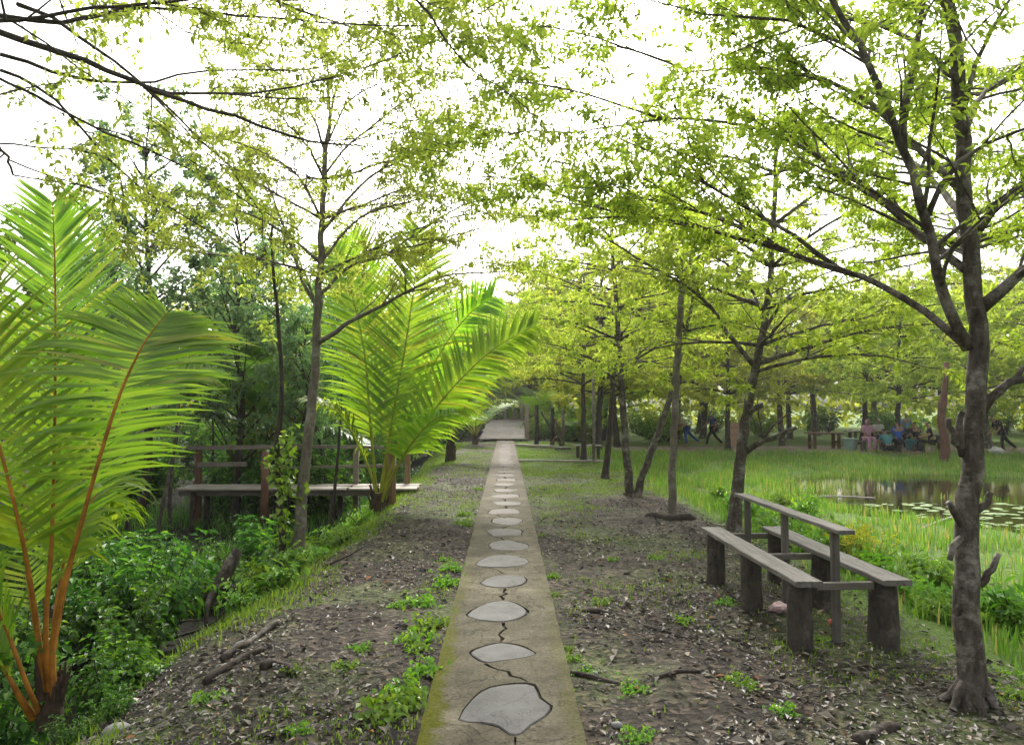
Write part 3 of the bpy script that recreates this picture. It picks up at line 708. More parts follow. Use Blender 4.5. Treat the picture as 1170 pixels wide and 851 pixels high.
# ------------------------------------------------------------------ tree outside the frame whose limbs hang across the top left
rng = np.random.default_rng(14)
tb = np.array((-4.0, 3.9, -0.75))
trunk = [tb, tb + (0.05, 0, 1.2), tb + (0.1, 0.05, 2.4), tb + (0.1, 0.05, 3.6), tb + (0.15, 0.1, 4.6)]
T = lambda z: tb + np.array((0.1, 0.03, z))
mains = [(trunk, 0.11, 0.04, 0.0, True),
 ([T(3.35)] + px((-60, 10, 3.8), (0, 39, 3.9), (110, 74, 4.1), (165, 98, 4.2), (260, 132, 4.4), (350, 160, 4.7), (415, 167, 5.0)), 0.026, 0.005, 0.3),
 ([T(3.4)] + px((-80, 20, 3.8), (0, 24, 3.7), (100, 11, 3.8), (210, 0, 3.9), (300, -12, 4.1)), 0.016, 0.006, 0.6),
 (px((-40, 12, 3.9), (75, 25, 4.3), (150, 10, 4.6), (260, 16, 4.9), (360, 25, 5.2), (480, 30, 5.5)), 0.016, 0.005, 0.9),
 (px((20, 5, 4.0), (60, 20, 4.2), (130, 70, 4.5), (200, 130, 4.8), (260, 190, 5.0), (300, 245, 5.1)), 0.014, 0.004, 0.3),
 ([T(2.9)] + px((-70, 70, 4.0), (0, 92, 4.1), (110, 145, 4.4), (200, 185, 4.8), (290, 235, 5.2), (340, 262, 5.6)), 0.012, 0.004, 0.25),
 (px((0, 62, 4.3), (90, 90, 4.6), (160, 95, 5.0), (250, 80, 5.4), (330, 82, 5.8), (430, 60, 6.2)), 0.013, 0.004, 0.8),
 (px((165, 98, 4.2), (215, 108, 4.5), (300, 105, 5.0), (380, 90, 5.4), (470, 55, 5.8)), 0.012, 0.004, 0.9),
 (px((0, 80, 4.3), (60, 110, 4.5), (130, 190, 4.8), (190, 235, 5.2), (300, 300, 5.8)), 0.011, 0.004, 0.2),
 ([T(4.0)] + px((-30, -60, 3.9), (80, -50, 4.2), (230, -30, 4.6), (400, -20, 5.0), (540, 0, 5.4)), 0.018, 0.006, 1.0),
 ([T(2.6)] + px((-60, 130, 4.0), (0, 170, 4.0), (15, 200, 4.0)), 0.014, 0.006, 0.8),
 (px((150, -60, 4.3), (250, -20, 5.0), (340, 10, 5.6), (440, 50, 6.2), (520, 110, 6.8)), 0.014, 0.005, 1.0),
 (px((330, -40, 3.6), (420, -35, 3.8), (475, 0, 4.0), (500, 35, 4.1), (530, 70, 4.2), (553, 90, 4.3)), 0.012, 0.004, 0.25)]
tree_thing("tree", "tree whose trunk stands outside the view, long bare limbs hanging across the pale sky", tb, mains, rng, M['branch'], M['leaf_left'], n2=4.0, l2=1.0, n3=6, l3=0.38, per=8, LL=0.052, LW=0.022, droop=0.45, t0=0.28)

# ------------------------------------------------------------------ second tree behind the bench
rng = np.random.default_rng(15)
tb = gp(838, 606, -0.08); Yt = tb[1]
trunk = [tb + (0, 0, -.1)] + px((842, 570, Yt), (846, 525, Yt), (853, 475, Yt), (862, 425, Yt), (872, 375, Yt), (880, 320, Yt), (884, 250, Yt), (888, 160, Yt))
mains = [(trunk, 0.10, 0.03, 0.0, True),
 (px((864, 420, Yt), (835, 385, Yt), (812, 352, Yt), (785, 328, Yt), (740, 302, Yt - .2), (690, 272, Yt - .4), (640, 255, Yt - .5)), 0.04, 0.008, 1.0),
 (px((866, 415, Yt), (910, 402, Yt - .2), (960, 385, Yt - .4), (1030, 372, Yt - .6), (1100, 370, Yt - .8)), 0.04, 0.008, 1.0),
 (px((862, 425, Yt), (920, 410, Yt - .5), (990, 405, Yt - 1), (1060, 420, Yt - 1.4)), 0.03, 0.006, 1.0),
 (px((849, 518, Yt), (868, 505, Yt - .1), (890, 498, Yt - .2), (910, 488, Yt - .25)), 0.05, 0.028, 0.0),
 (px((868, 505, Yt - .1), (885, 485, Yt - .2), (905, 470, Yt - .3)), 0.02, 0.01, 0.0),
 (px((872, 503, Yt - .1), (868, 480, Yt - .2), (865, 455, Yt - .3)), 0.014, 0.006, 0.2),
 (px((854, 475, Yt), (864, 466, Yt - .1), (872, 463, Yt - .15)), 0.045, 0.04, 0.0),
 (px((870, 385, Yt), (900, 340, Yt), (945, 312, Yt), (1000, 300, Yt)), 0.03, 0.006, 1.0),
 (px((874, 360, Yt), (850, 320, Yt), (810, 290, Yt), (760, 270, Yt)), 0.03, 0.006, 1.0)]
mains += radial(trunk, (2.5, 3.1, 3.7, 4.3, 5.0), 4, 2.4, rng, 0.03)
TR2 = tree_thing("tree", "dark mossy tree with a low broken limb standing behind the bench", tb, mains, rng, M['bark'], M['leaf_right'], n2=3.4, l2=1.0, n3=5, l3=0.4, per=6, LL=0.095, LW=0.04, droop=0.3)

# ------------------------------------------------------------------ grey pole-like trunk with ring of soil
rng = np.random.default_rng(16)
tb = gp(768, 590, -0.05); Yt = tb[1]
mains = [([tb + (0, 0, -.1)] + px((768, 560, Yt), (770, 500, Yt), (773, 430, Yt), (778, 340, Yt), (782, 300, Yt)), 0.07, 0.045, 0.0)]
mains += radial(mains[0][0], (3.6, 3.9), 4, 1.6, rng, 0.02)
tree_thing("tree", "straight pale pole-like tree rising behind a curved root hump", tb, mains, rng, M['bark_pole'], M['leaf_right'], n2=2.6, l2=0.8, n3=4, l3=0.4, per=5, LL=0.10, LW=0.045)
b = MB(); a = np.linspace(2.6, 6.1, 18)
b.tube(np.stack([tb[0] + (0.36 + .05 * np.sin(a * 3)) * np.cos(a), tb[1] + 0.30 * np.sin(a) - .03, -0.035 + .02 * np.sin(a * 4)], -1), 0.055 * np.sin(np.linspace(.25, 2.9, 18)) + .02, 8, jit=0.2, rng=rng)
tag(b.build("root_ring", M['bark_dark'], smooth=True), "dark curved root hump around the foot of the pale pole-like tree", "root")

# ------------------------------------------------------------------ V-shaped pair and the avenue behind
rng = np.random.default_rng(17)
tb = gp(722, 567, -0.05); Yt = tb[1]
tA = [tb + (-.05, 0, -.1)] + px((718, 540, Yt), (713, 480, Yt), (709, 420, Yt), (706, 370, Yt), (700, 300, Yt), (697, 230, Yt))
tB = [tb + (.08, 0, -.1)] + px((734, 545, Yt), (750, 500, Yt), (765, 455, Yt), (775, 415, Yt + .1), (790, 350, Yt + .2), (805, 280, Yt + .3))
mains = [(tA, 0.095, 0.03, 0.0, True), (tB, 0.085, 0.03, 0.0, True)] + radial(tA, (2.4, 3.0, 3.6, 4.3, 5.0), 4, 2.3, rng, 0.03) + radial(tB, (3.2, 3.9, 4.5), 4, 2.0, rng, 0.03)
mains += [(px((712, 450, Yt), (690, 425, Yt), (660, 410, Yt), (620, 400, Yt)), 0.03, 0.006, 1.0), (px((710, 430, Yt), (735, 400, Yt), (760, 385, Yt), (800, 375, Yt)), 0.028, 0.006, 1.0)]
TV = tree_thing("tree", "tree forked at the ground into an upright and a leaning trunk", tb, mains, rng, M['bark'], M['leaf_far'], n2=2.8, l2=1.1, n3=4, l3=0.45, per=6, LL=0.11, LW=0.05, droop=0.25)

def park_tree(seed, base, hgt, lean, r0, zs, nper, L, label, group, leafm, bark, LL=0.13, LW=0.065, n2=2.3, per=6, **k):
    rng = np.random.default_rng(seed); base = np.array(base, float)
    lx, ly = lean
    tr = [base + (0, 0, -.12)] + [base + np.array((lx * f + rng.uniform(-.06, .06), ly * f + rng.uniform(-.06, .06), hgt * f)) for f in (0.2, 0.4, 0.6, 0.8, 1.0)]
    mains = [(tr, r0, r0 * 0.25, 0.0, True)] + radial(tr, [base[2] + z for z in zs], nper, L, rng, r0 * 0.33)
    return tree_thing("tree", label, base, mains, rng, bark, leafm, group, n2=n2, l2=1.1, n3=4, l3=0.5, per=per, LL=LL, LW=LW, droop=0.2, **k)

p = gp(691, 546, -0.05)
park_tree(21, p, 5.6, (0.45, 0), 0.085, (2.5, 3.2, 3.9, 4.6, 5.3), 4, 2.4, "crooked thin tree just behind the forked tree, on the grass", None, M['leaf_far'], M['bark_dark'])
p = gp(667, 527, -0.05)
TA3 = park_tree(22, p, 6.0, (0.1, 0.2), 0.10, (2.4, 3.0, 3.7, 4.5, 5.4), 4, 2.6, "upright dark tree on the lawn next to the thin bare pole", None, M['leaf_far'], M['bark_dark'])
p = gp(678, 529, -0.05); b = MB(); b.tube([p + (0, 0, -.1), p + (0.02, 0, 1.2), p + (0, 0, 2.7)], (0.05, 0.045, 0.04), 8)
tag(b.build("wooden_pole", M['bark_pole'], smooth=True), "thin bare grey pole standing on the lawn among the trees", "pole")

# beyond the pond and along the far end
LB = "yellow-green spreading tree in the park beyond the pond"
GB = "yellow-green trees beyond the pond"
far_a = park_tree(31, (9.0, 41.0, H(9, 41)), 6.5, (0.5, 0), 0.16, (2.4, 3.1, 3.9, 4.8, 5.7, 6.3), 5, 3.6, LB, GB, M['leaf_far'], M['bark_dark'], LL=0.19, LW=0.10, n2=2.2, per=7)
far_b = park_tree(32, (13.5, 37.5, H(13.5, 37.5)), 6.0, (-0.4, 0), 0.17, (2.5, 3.2, 4.1, 5.0, 5.8), 5, 3.9, LB, GB, M['leaf_far'], M['bark'], LL=0.19, LW=0.10, n2=2.2, per=7)
far_c = park_tree(33, (5.5, 43.0, H(5.5, 43)), 8.0, (0.3, 0), 0.16, (2.4, 3.0, 3.7, 4.5, 5.5, 6.5, 7.5), 5, 3.3, LB, GB, M['leaf_far'], M['bark_dark'], LL=0.19, LW=0.10, n2=2.2, per=7)
rng = np.random.default_rng(34)
for k, (x, y, s_) in enumerate([(18.5, 40, 1.0), (22, 35, 1.05), (25, 44, 1.2), (17, 46, 1.1), (12, 47, 1.2), (29, 38, 1.1), (7, 51, 1.3), (21, 52, 1.4), (33, 47, 1.3), (14, 56, 1.5), (28, 58, 1.5), (4.0, 57, 1.4), (38, 56, 1.5), (9.5, 33.0, 0.8), (16, 31.5, 0.85), (20.5, 29.5, 0.9), (24, 27, 0.95), (3.6, 30, 0.95), (5.2, 36, 1.0), (1.8, 51, 1.2), (-3.5, 55, 1.15), (0.2, 60, 1.3), (-8, 51, 1.2), (-5.5, 61, 1.4), (3.6, 64, 1.5), (-12, 58, 1.4)]):
    src = (far_a, far_b, far_c)[k % 3] if y > 34 else far_c
    copy_thing(src, (x, y, H(x, y)), rng.uniform(0, 6.28), s_, LB if not (x < 4.5) else "yellow-green tree near the far end of the path", GB)

# trees over the left-hand side, far
LM = "tall blue-green mangrove tree rising from the swamp behind the palms"
GM = "mangrove trees in the swamp"
def mangrove(seed, base, hgt, r0, zs, L, label, n2=2.5):
    rng = np.random.default_rng(seed); base = np.array(base, float)
    tr = [base + (0, 0, -.15)] + [base + np.array((rng.uniform(-.15, .15), rng.uniform(-.15, .15), hgt * f)) for f in (0.2, 0.4, 0.6, 0.8, 1.0)]
    mains = [(tr, r0, r0 * 0.2, 0.3, True)]
    for z in zs: mains += radial(tr, [base[2] + z], 3, L * (1.15 - 0.55 * z / hgt), rng, r0 * 0.3, rise=0.9, flatten=0.1)
    return tree_thing("mangrove_tree", label, base, mains, rng, M['bark_dark'], M['leaf_mangrove'], GM, n2=n2, l2=0.9, n3=4, l3=0.45, per=6, LL=0.15, LW=0.075, droop=0.15, lift2=0.5, flat=0.6, spread=0.9)
mg_a = mangrove(41, (-8.0, 17.0, -0.8), 8.2, 0.11, np.arange(2.0, 8.2, 0.55), 1.9, "tallest blue-green mangrove standing clear against the white sky")
mg_b = mangrove(42, (-6.1, 17.5, -0.8), 7.0, 0.10, np.arange(1.2, 7.0, 0.5), 1.9, LM)
mg_c = mangrove(43, (-9.5, 14.0, -0.8), 5.2, 0.09, np.arange(0.8, 5.2, 0.5), 1.7, LM)
mg_c['label'] = LMc = "bright green bushy tree in the swamp thicket"
for c_ in mg_c.children:
    if c_.name.startswith("crown"): c_.data.materials[0] = M["leaf_herb"]
rng = np.random.default_rng(44)
for k, (x, y, s_) in enumerate([(-10.2, 20, 0.9), (-12.5, 16, 0.8), (-7.2, 22, 0.95), (-4.8, 21, 0.75), (-9.0, 26, 1.0), (-13, 23, 1.0), (-5.5, 28, 0.95), (-3.4, 24.5, 0.7), (-16, 19, 1.0), (-3.6, 33, 0.85), (-7.5, 34, 1.0), (-12, 33, 1.1), (-5.0, 42, 1.0), (-2.8, 46, 1.0), (-9, 44, 1.2), (-16, 30, 1.1), (-9.6, 12.2, 0.62), (-8.8, 10.4, 0.7), (-4.6, 17.6, 0.62), (-5.6, 19.5, .8)]):
    copy_thing((mg_b, mg_c, mg_b)[k % 3], (x, y, -0.8 if y < 30 else H(x, y)), rng.uniform(0, 6.28), s_, LMc if k % 3 == 1 else LM, GM)

# thin dark stems in the swamp
rng = np.random.default_rng(46)
t0_ = None
for k in range(16):
    x = -3.2 - 6 * rng.random(); y = 11 + 12 * rng.random(); 
    if abs(y - 16) < 0.9: y += 1.8
    hh = rng.uniform(2.2, 4.5)
    b = MB(); b.tube(sprout((x, y, -0.95), (rng.normal(0, .06), rng.normal(0, .06), 1), hh, 8, rng, 0.04), np.linspace(0.045, 0.015, 8), 6)
    tag(b.build("bare_stem", M['bark_dark'], smooth=True), "thin dark bare stem in the swamp thicket", "sapling", "bare stems in the swamp")

# ------------------------------------------------------------------ coconut palms
def frond(pts, r0, nl, LLmax, rng, droop=0.5, fwd=0.75, start=0.22, wd=0.035, vfold=0.25, plane=None, fwl=None, taper=0.38):
    """rachis and its leaflets; plane = sideways direction of the blade"""
    ra, lf = MB(), MB(); n = 28; P = smooth(pts, n); T = nrm(np.gradient(P, axis=0))
    ra.tube(P, r0 * (1 - 0.88 * np.linspace(0, 1, n) ** 0.8), 7)
    for sg in (-1, 1):
        for k in range(nl):
            t = start + (1 - start) * (k + rng.uniform(-.25, .25)) / (nl - 1); t = min(max(t, start), 0.999)
            f = t * (n - 1); i = min(int(f), n - 2); f -= i
            p = P[i] * (1 - f) + P[i + 1] * f; tn = T[i]
            pl = plane if plane is not None else np.cross(tn, UP)
            sd_ = nrm(pl - tn * np.dot(pl, tn)); nn = np.cross(sd_, tn)
            if nn[2] < 0: nn = -nn
            u = (t - start) / (1 - start)
            L = LLmax * (0.5 + 0.5 * math.sin(math.pi * (u * 0.66 + 0.2))) * (1 - taper * u ** 4) * rng.uniform(0.78, 1.1)
            fw = (fwd * (0.8 + 0.4 * u) if sg > 0 or fwl is None else fwl + 0.7 * u * u) + rng.normal(0, .085)
            d = nrm(sd_ * sg + tn * fw + nn * (vfold + rng.normal(0, .09)))
            q = [p]; seg = L / 4
            for s_ in range(4):
                q.append(q[-1] + d * seg); d = nrm(d + np.array((0, 0, -droop * (0.3 + 0.5 * s_) * rng.uniform(0.3, 1.9))))
            q = np.array(q); tq = nrm(np.gradient(q, axis=0)); wv = nrm(np.cross(tq, nn) + 1e-9)
            ws = wd * np.array((0.55, 1.0, 0.85, 0.55, 0.06))[:, None] * 0.5
            v = np.concatenate([q - wv * ws, q + wv * ws]); ii = np.arange(4)
            lf.add(v, np.stack([ii, ii + 1, ii + 6, ii + 5], -1))
    return ra, lf
def palm(name, label, base, fronds, rng, pet, lfm, group=None, stem=0.5, sr=0.12):
    t = thing(name, label, "palm", base, group)
    b = MB(); b.tube([base + (0, 0, -.1), base + (0, 0, stem * 0.5), base + (0, 0, stem)], (sr * 1.25, sr, sr * 0.6), 10, jit=0.12, rng=rng)
    for k in range(14):
        a = rng.uniform(0, 6.28); d = np.array((math.cos(a), math.sin(a), 0)); z = rng.uniform(0, stem)
        b.tube([base + d * sr * 0.8 + (0, 0, z), base + d * sr * rng.uniform(1.2, 1.6) + (0, 0, z + rng.uniform(0.1, 0.3))], (0.03, 0.008), 4)
    b.build("trunk", M['fibre'], t)
    for fr in fronds:
        ra, lf = frond(*fr[0], **fr[1])
        f = ra.build("rachis", pet, t, smooth=True)
        f['_o'] = [float(a) for a in base]; l_ = lf.build("leaflets", lfm, f)
    return t
rng = np.random.default_rng(51)
pb = gp(58, 812, -0.22); Yp = pb[1]
pl = lambda x, y, z: np.array((x, y, z), float)
fr = [
 (([pb + (0, 0, .0)] + px((52, 720, Yp), (60, 600, Yp), (63, 450, Yp + .1), (63, 320, Yp + .2), (60, 232, Yp + .25)), 0.022, 78, 0.64, rng), dict(plane=pl(1, .12, 0), droop=0.05, fwd=0.85, start=0.38, vfold=0.1, wd=0.025)),
 (([pb + (0.03, -.02, 0)] + px((62, 720, Yp - .05), (92, 600, Yp - .1), (130, 470, Yp - .1), (154, 412, Yp - .05), (170, 384, Yp), (190, 358, Yp + .08)), 0.022, 74, 0.72, rng), dict(plane=pl(.9, .1, -.25), droop=0.13, fwl=-0.25, taper=0.6, fwd=0.6, start=0.40, vfold=0.1, wd=0.025)),
 (([pb + (-.03, 0, 0)] + px((40, 700, Yp), (22, 600, Yp - .1), (-10, 480, Yp - .2), (-50, 380, Yp - .3), (-110, 330, Yp - .3)), 0.021, 70, 0.70, rng), dict(plane=pl(1, .2, .3), droop=0.12, fwd=0.7, start=0.35, vfold=0.15, wd=0.025)),
 (([pb + (.02, .02, 0)] + px((62, 740, Yp + .05), (82, 640, Yp + .1), (100, 585, Yp + .2), (118, 560, Yp + .35), (140, 585, Yp + .5)), 0.02, 40, 0.42, rng), dict(plane=pl(1, -.3, 0), droop=0.5, fwd=0.7, start=0.4, wd=0.026)),
 (([pb + (-.02, .05, 0)] + px((45, 740, Yp + .1), (30, 640, Yp + .3), (25, 520, Yp + .6), (0, 420, Yp + .9), (-30, 350, Yp + 1.2)), 0.02, 66, 0.66, rng), dict(plane=pl(1, .3, 0), droop=0.12, fwd=0.7, start=0.3, wd=0.025)),
 (([pb + (.0, .05, 0)] + px((60, 730, Yp + .15), (78, 620, Yp + .4), (110, 520, Yp + .8), (170, 440, Yp + 1.2), (230, 420, Yp + 1.5)), 0.02, 66, 0.62, rng), dict(plane=pl(.8, -.2, -.4), droop=0.2, fwd=0.7, start=0.35, wd=0.025)),
 (([pb + (-.1, 0, -.05)] + px((22, 795, Yp - .1), (5, 765, Yp - .15), (-40, 700, Yp - .2)), 0.03, 24, 0.5, rng), dict(droop=0.3, start=0.6)),
 (([pb + (-.05, -.03, 0)] + px((30, 780, Yp - .2), (-5, 690, Yp - .3), (-60, 600, Yp - .4), (-130, 560, Yp - .5)), 0.02, 60, 0.6, rng), dict(droop=0.25, start=0.4)),
]
palm("coconut_palm", "young coconut palm with orange stalks at the dirt edge", pb, fr, rng, M['petiole_orange'], M['palm'], stem=0.12, sr=0.065)

rng = np.random.default_rng(52)
pb = gp(432, 586, -0.2); Yp = pb[1]
fr = [
 (([pb] + px((438, 540, Yp), (450, 470, Yp), (464, 390, Yp), (474, 320, Yp + .1), (480, 262, Yp + .3)), 0.036, 86, 1.15, rng), dict(plane=pl(1, .3, 0), droop=0.10, fwd=0.8, start=0.32, wd=0.045, vfold=0.1)),
 (([pb] + px((428, 540, Yp), (422, 470, Yp), (416, 400, Yp), (400, 330, Yp), (380, 285, Yp)), 0.035, 80, 1.05, rng), dict(plane=pl(1, .2, .2), droop=0.18, fwd=0.75, start=0.32, wd=0.045)),
 (([pb] + px((448, 545, Yp - .1), (480, 490, Yp - .2), (520, 440, Yp - .3), (565, 398, Yp - .3), (612, 372, Yp - .2)), 0.035, 84, 0.85, rng), dict(plane=pl(.6, .3, -.8), droop=0.2, fwd=0.8, start=0.3, wd=0.045)),
 (([pb] + px((445, 540, Yp + .1), (470, 470, Yp + .2), (505, 400, Yp + .3), (535, 360, Yp + .5), (562, 340, Yp + .7)), 0.035, 80, 0.9, rng), dict(plane=pl(.7, .3, -.6), droop=0.22, fwd=0.8, start=0.3, wd=0.045)),
 (([pb] + px((440, 540, Yp + .2), (450, 450, Yp + .4), (440, 370, Yp + .7), (420, 310, Yp + 1.0), (400, 270, Yp + 1.3)), 0.045, 78, 1.05, rng), dict(plane=pl(1, -.2, 0), droop=0.15, start=0.3, wd=0.045)),
 (([pb] + px((425, 545, Yp - .1), (405, 500, Yp - .2), (385, 470, Yp - .3), (360, 460, Yp - .3)), 0.036, 40, 0.9, rng), dict(droop=0.5, start=0.35, wd=0.05)),
 (([pb] + px((445, 550, Yp - .2), (468, 510, Yp - .5), (495, 480, Yp - .9), (520, 470, Yp - 1.2)), 0.036, 40, 0.85, rng), dict(droop=0.5, start=0.4, wd=0.05)),
]
palm("coconut_palm", "tall bushy coconut palm with green stalks at the end of the boardwalk", pb, fr, rng, M['petiole_green'], M['palm'], stem=0.35, sr=0.15)

def auto_palm(base, n, L, rng, label, group, pet, lfm, stem, elev=(0.5, 1.4)):
    fr = []
    for k in range(n):
        a = k * 2.4 + rng.uniform(-.2, .2); e = rng.uniform(*elev)
        top = base + (0, 0, stem)
        d = np.array((math.cos(a) * math.cos(e), math.sin(a) * math.cos(e), math.sin(e))); P = [top]; dd = d
        for s_ in range(5): P.append(P[-1] + dd * L / 5); dd = nrm(dd + (0, 0, -0.22))
        fr.append(((P, 0.04, 40, L * 0.26, rng), dict(droop=0.3, start=0.25, wd=0.06)))
    return palm("coconut_palm", label, base, fr, rng, pet, lfm, group, stem, 0.15)
rng = np.random.default_rng(53)
x = gp(515, 527, -.1); auto_palm(x, 9, 3.0, rng, "coconut palm with a dark trunk on the verge past the boardwalk", None, M['petiole_green'], M['palm'], 0.9)
x = gp(543, 508, -.1); auto_palm(x, 9, 3.2, rng, "small palm beside the wooden bridge ramp", None, M['petiole_green'], M['palm'], 0.4)
x = np.array((1.9, 47.0, H(1.9, 47))); auto_palm(x, 9, 3.4, rng, "bright palm growing beyond the dark posts by the bridge", None, M['petiole_green'], M['palm'], 0.6)
x = np.array((4.6, 40.0, H(4.6, 40))); auto_palm(x, 8, 3.0, rng, "bright small palm between the far lawn trees", None, M['petiole_green'], M['palm'], 0.5)
x = np.array((-5.6, 18.6, -0.8)); auto_palm(x, 8, 2.8, rng, "deep green palm in the thicket behind the boardwalk rail", None, M['petiole_green'], M['palm_dark'], 1.7, (0.2, 1.2))
x = np.array((-0.6, 52.0, H(-0.6, 52))); auto_palm(x, 9, 3.4, rng, "palm closing the view behind the wooden bridge", None, M['petiole_green'], M['palm'], 1.4)

def warped(q, a, b_, w, t, rng, bow=0.008):
    a, b_ = np.array(a), np.array(b_); n = 16; d = nrm(b_ - a); sd_ = nrm(np.cross(UP, d)); u = np.cross(d, sd_); sh_ = rng.uniform(-1, 1)
    prof = np.array([(-.5, -.38), (-.5, .36), (-.47, .5), (.47, .5), (.5, .36), (.5, -.38), (.46, -.5), (-.46, -.5)])
    R = []
    for k, f in enumerate(np.linspace(0, 1, n)):
        c = a + (b_ - a) * f + u * (bow * math.sin(f * math.pi) * sh_ + rng.normal(0, .0012)); tw = .02 * sh_ * (f - .5)
        R.append(c + sd_ * ((prof[:, 0] * w) + rng.normal(0, .0012, 8))[:, None] + u * (prof[:, 1] * t + prof[:, 0] * w * tw + rng.normal(0, .0008, 8))[:, None])
    v = np.concatenate(R); i0 = (np.arange(n - 1) * 8)[:, None]; k = np.arange(8)[None]; k2 = (k + 1) % 8
    q.add(v, np.stack([i0 + k, i0 + 8 + k, i0 + 8 + k2, i0 + k2], -1).reshape(-1, 4))
    q.f.append(np.array([np.arange(8)]) + q.n - len(v)); q.m.append(0); q.f.append(np.array([np.arange(8)[::-1]]) + q.n - 8); q.m.append(0)
# ------------------------------------------------------------------ bench: two seats back to back with a shared rail
b0 = gp(920, 742, -0.05)
bt = thing("bench", "weathered double-sided plank bench on tree stump legs with one shared back rail", "bench", (b0[0] + .25, b0[1] + 1.0, -0.05))
fl = gp(920, 742, -0.05); flb = gp(817, 664, -0.05); fr_ = gp(1024, 752, -0.08)
nA = at(918, 664, fl[1]); nB = at(816, 609, flb[1])           # centre line of the near seat
sz = 0.44
A0 = np.array((nA[0] - .02, fl[1] - 0.16, sz)); A1 = np.array((flb[0] + 0.0, flb[1] + 0.14, sz))
B0 = np.array((fr_[0] + .01, fr_[1] - 0.03, sz + .0)); B1 = B0 + (A1 - A0) * 1.0
def mk(fn, name, m, par): q = MB(); fn(q); return q.build(name, m, par)
rw = np.random.default_rng(60)
mk(lambda q: warped(q, A0, A1, 0.19, 0.04, rw), "seat", M['wood_grey'], bt)
mk(lambda q: warped(q, B0, B1, 0.20, 0.04, rw), "seat", M['wood_grey'], bt)
rng = np.random.default_rng(61)
for (S0, S1), fs in (((A0, A1), (0.075, 0.5, 0.93)), ((B0, B1), (0.09, 0.5, 0.93))):
    for k, f in enumerate(fs):
        p = S0 + (S1 - S0) * f; p = np.array((p[0], p[1], 0)); gz = H(p[0], p[1])
        q = MB(); zz = np.linspace(gz - 0.1, sz - 0.022, 7)
        rr = (0.085 if S0 is A0 else 0.10) * (1 + 0.10 * np.linspace(1, -0.3, 7))
        q.tube(np.stack([np.full(7, p[0]), np.full(7, p[1]), zz], -1), rr, 16, jit=0.045, rng=rng)
        q.build("stump_leg", M['stump'], bt, smooth=True)
for f in (0.06, 0.5, 0.93):
    p = A0 + (A1 - A0) * f; r_ = B0 + (B1 - B0) * f
    mk(lambda q: q.plank(p + (0.10, 0, -0.045), r_ + (-0.105, 0, -0.045), 0.045, 0.05, bev=0.004), "cross_beam", M['wood_grey_x'], bt)
mid0 = (A0 + B0) / 2; mid1 = (A1 + B1) / 2
zr = 0.775
for f in (0.10, 0.50, 0.90):
    p = mid0 + (mid1 - mid0) * f; gz = H(p[0], p[1])
    mk(lambda q: q.plank((p[0], p[1] + .05, gz - .08), (p[0], p[1] + .05, zr - 0.017), 0.055, 0.045, side=(1, 0, 0)), "back_post", M['wood_post'], bt)
q0 = mid0 + (mid1 - mid0) * 0.02; q1 = mid0 + (mid1 - mid0) * 0.99
mk(lambda q: warped(q, (q0[0], q0[1] + .05, zr), (q1[0], q1[1] + .05, zr), 0.12, 0.03, rw, .004), "back_rail", M['wood_grey'], bt)

# litter of wrappers
def crumple(name, label, c, r, m, seed):
    rg = np.random.default_rng(seed); bm = bmesh.new(); bmesh.ops.create_icosphere(bm, subdivisions=2, radius=r)
    for v in bm.verts:
        k = 1 + rg.uniform(-0.35, 0.3); v.co = Vector((v.co.x * k * 1.15, v.co.y * k, v.co.z * k * 0.75))
    bmesh.ops.translate(bm, vec=Vector(c), verts=bm.verts); q = MB(); q.addbm(bm)
    tag(q.build(name, m), label, "litter")
p = gp(891, 701, -0.05); crumple("paper_cup", "crumpled pink and white paper cup under the bench", p + (0, 0, .05), 0.062, M['trash_pink'], 1)
p = gp(951, 713, -0.05); crumple("wrapper", "small crushed red wrapper between the bench legs", p + (0, 0, .015), 0.032, M['trash_red'], 2)
# ------------------------------------------------------------------ boardwalk with rail on the swamp side
yb = 16.0; zb = 0.02
bt = thing("boardwalk", "low plank boardwalk with broken two-bar rail reaching into the swamp", "boardwalk", (-4.0, yb, -0.9))
rng = np.random.default_rng(62)
q = MB()
for x0, x1 in ((-6.6, -4.6), (-4.58, -3.2), (-3.18, -1.8)):
    for k in range(5):
        yy_ = yb - 0.42 + k * 0.21; e = rng.uniform(-.06, .06)
        q.plank((x0 + e, yy_, zb + rng.uniform(-.008, .008)), (x1 + e * .4, yy_, zb + rng.uniform(-.008, .008)), 0.19, 0.035)
q.build("deck", M['wood_deck'], bt)
mk(lambda q: [q.plank((-6.6, yb + s_, zb - .09), (-2.0, yb + s_, zb - .09), 0.06, 0.10) for s_ in (-.3, .3)], "joist", M['wood_rail'], bt)
for x in (-6.3, -4.9, -3.5, -2.3):
    for s_ in (-.36, .36):
        mk(lambda q: q.tube([(x, yb + s_, -1.2), (x + .02, yb + s_, zb - .06)], (0.06, 0.055), 8), "pile", M['bark_dark'], bt)
yr = yb + .55
for x, h_, m_ in ((-6.55, 0.86, 'wood_red'), (-4.85, 0.80, 'wood_red'), (-3.2, 0.84, 'wood_rail'), (-2.1, 0.74, 'wood_brown')):
    mk(lambda q: q.plank((x, yr, -1.0), (x, yr, h_), 0.11, 0.09, side=(1, 0, 0)), "rail_post", M[m_], bt)
mk(lambda q: (q.plank((-6.75, yr - .06, 0.80), (-4.4, yr - .06, 0.83), 0.035, 0.09, side=(0, 1, 0)), q.plank((-4.38, yr - .06, 0.83), (-2.6, yr - .06, 0.81), 0.035, 0.07, side=(0, 1, 0))), "top_rail", M['wood_rail'], bt)
mk(lambda q: q.plank((-6.55, yr - .06, 0.44), (-5.5, yr - .06, 0.46), 0.035, 0.10, side=(0, 1, 0)), "lower_rail", M['wood_rail'], bt)
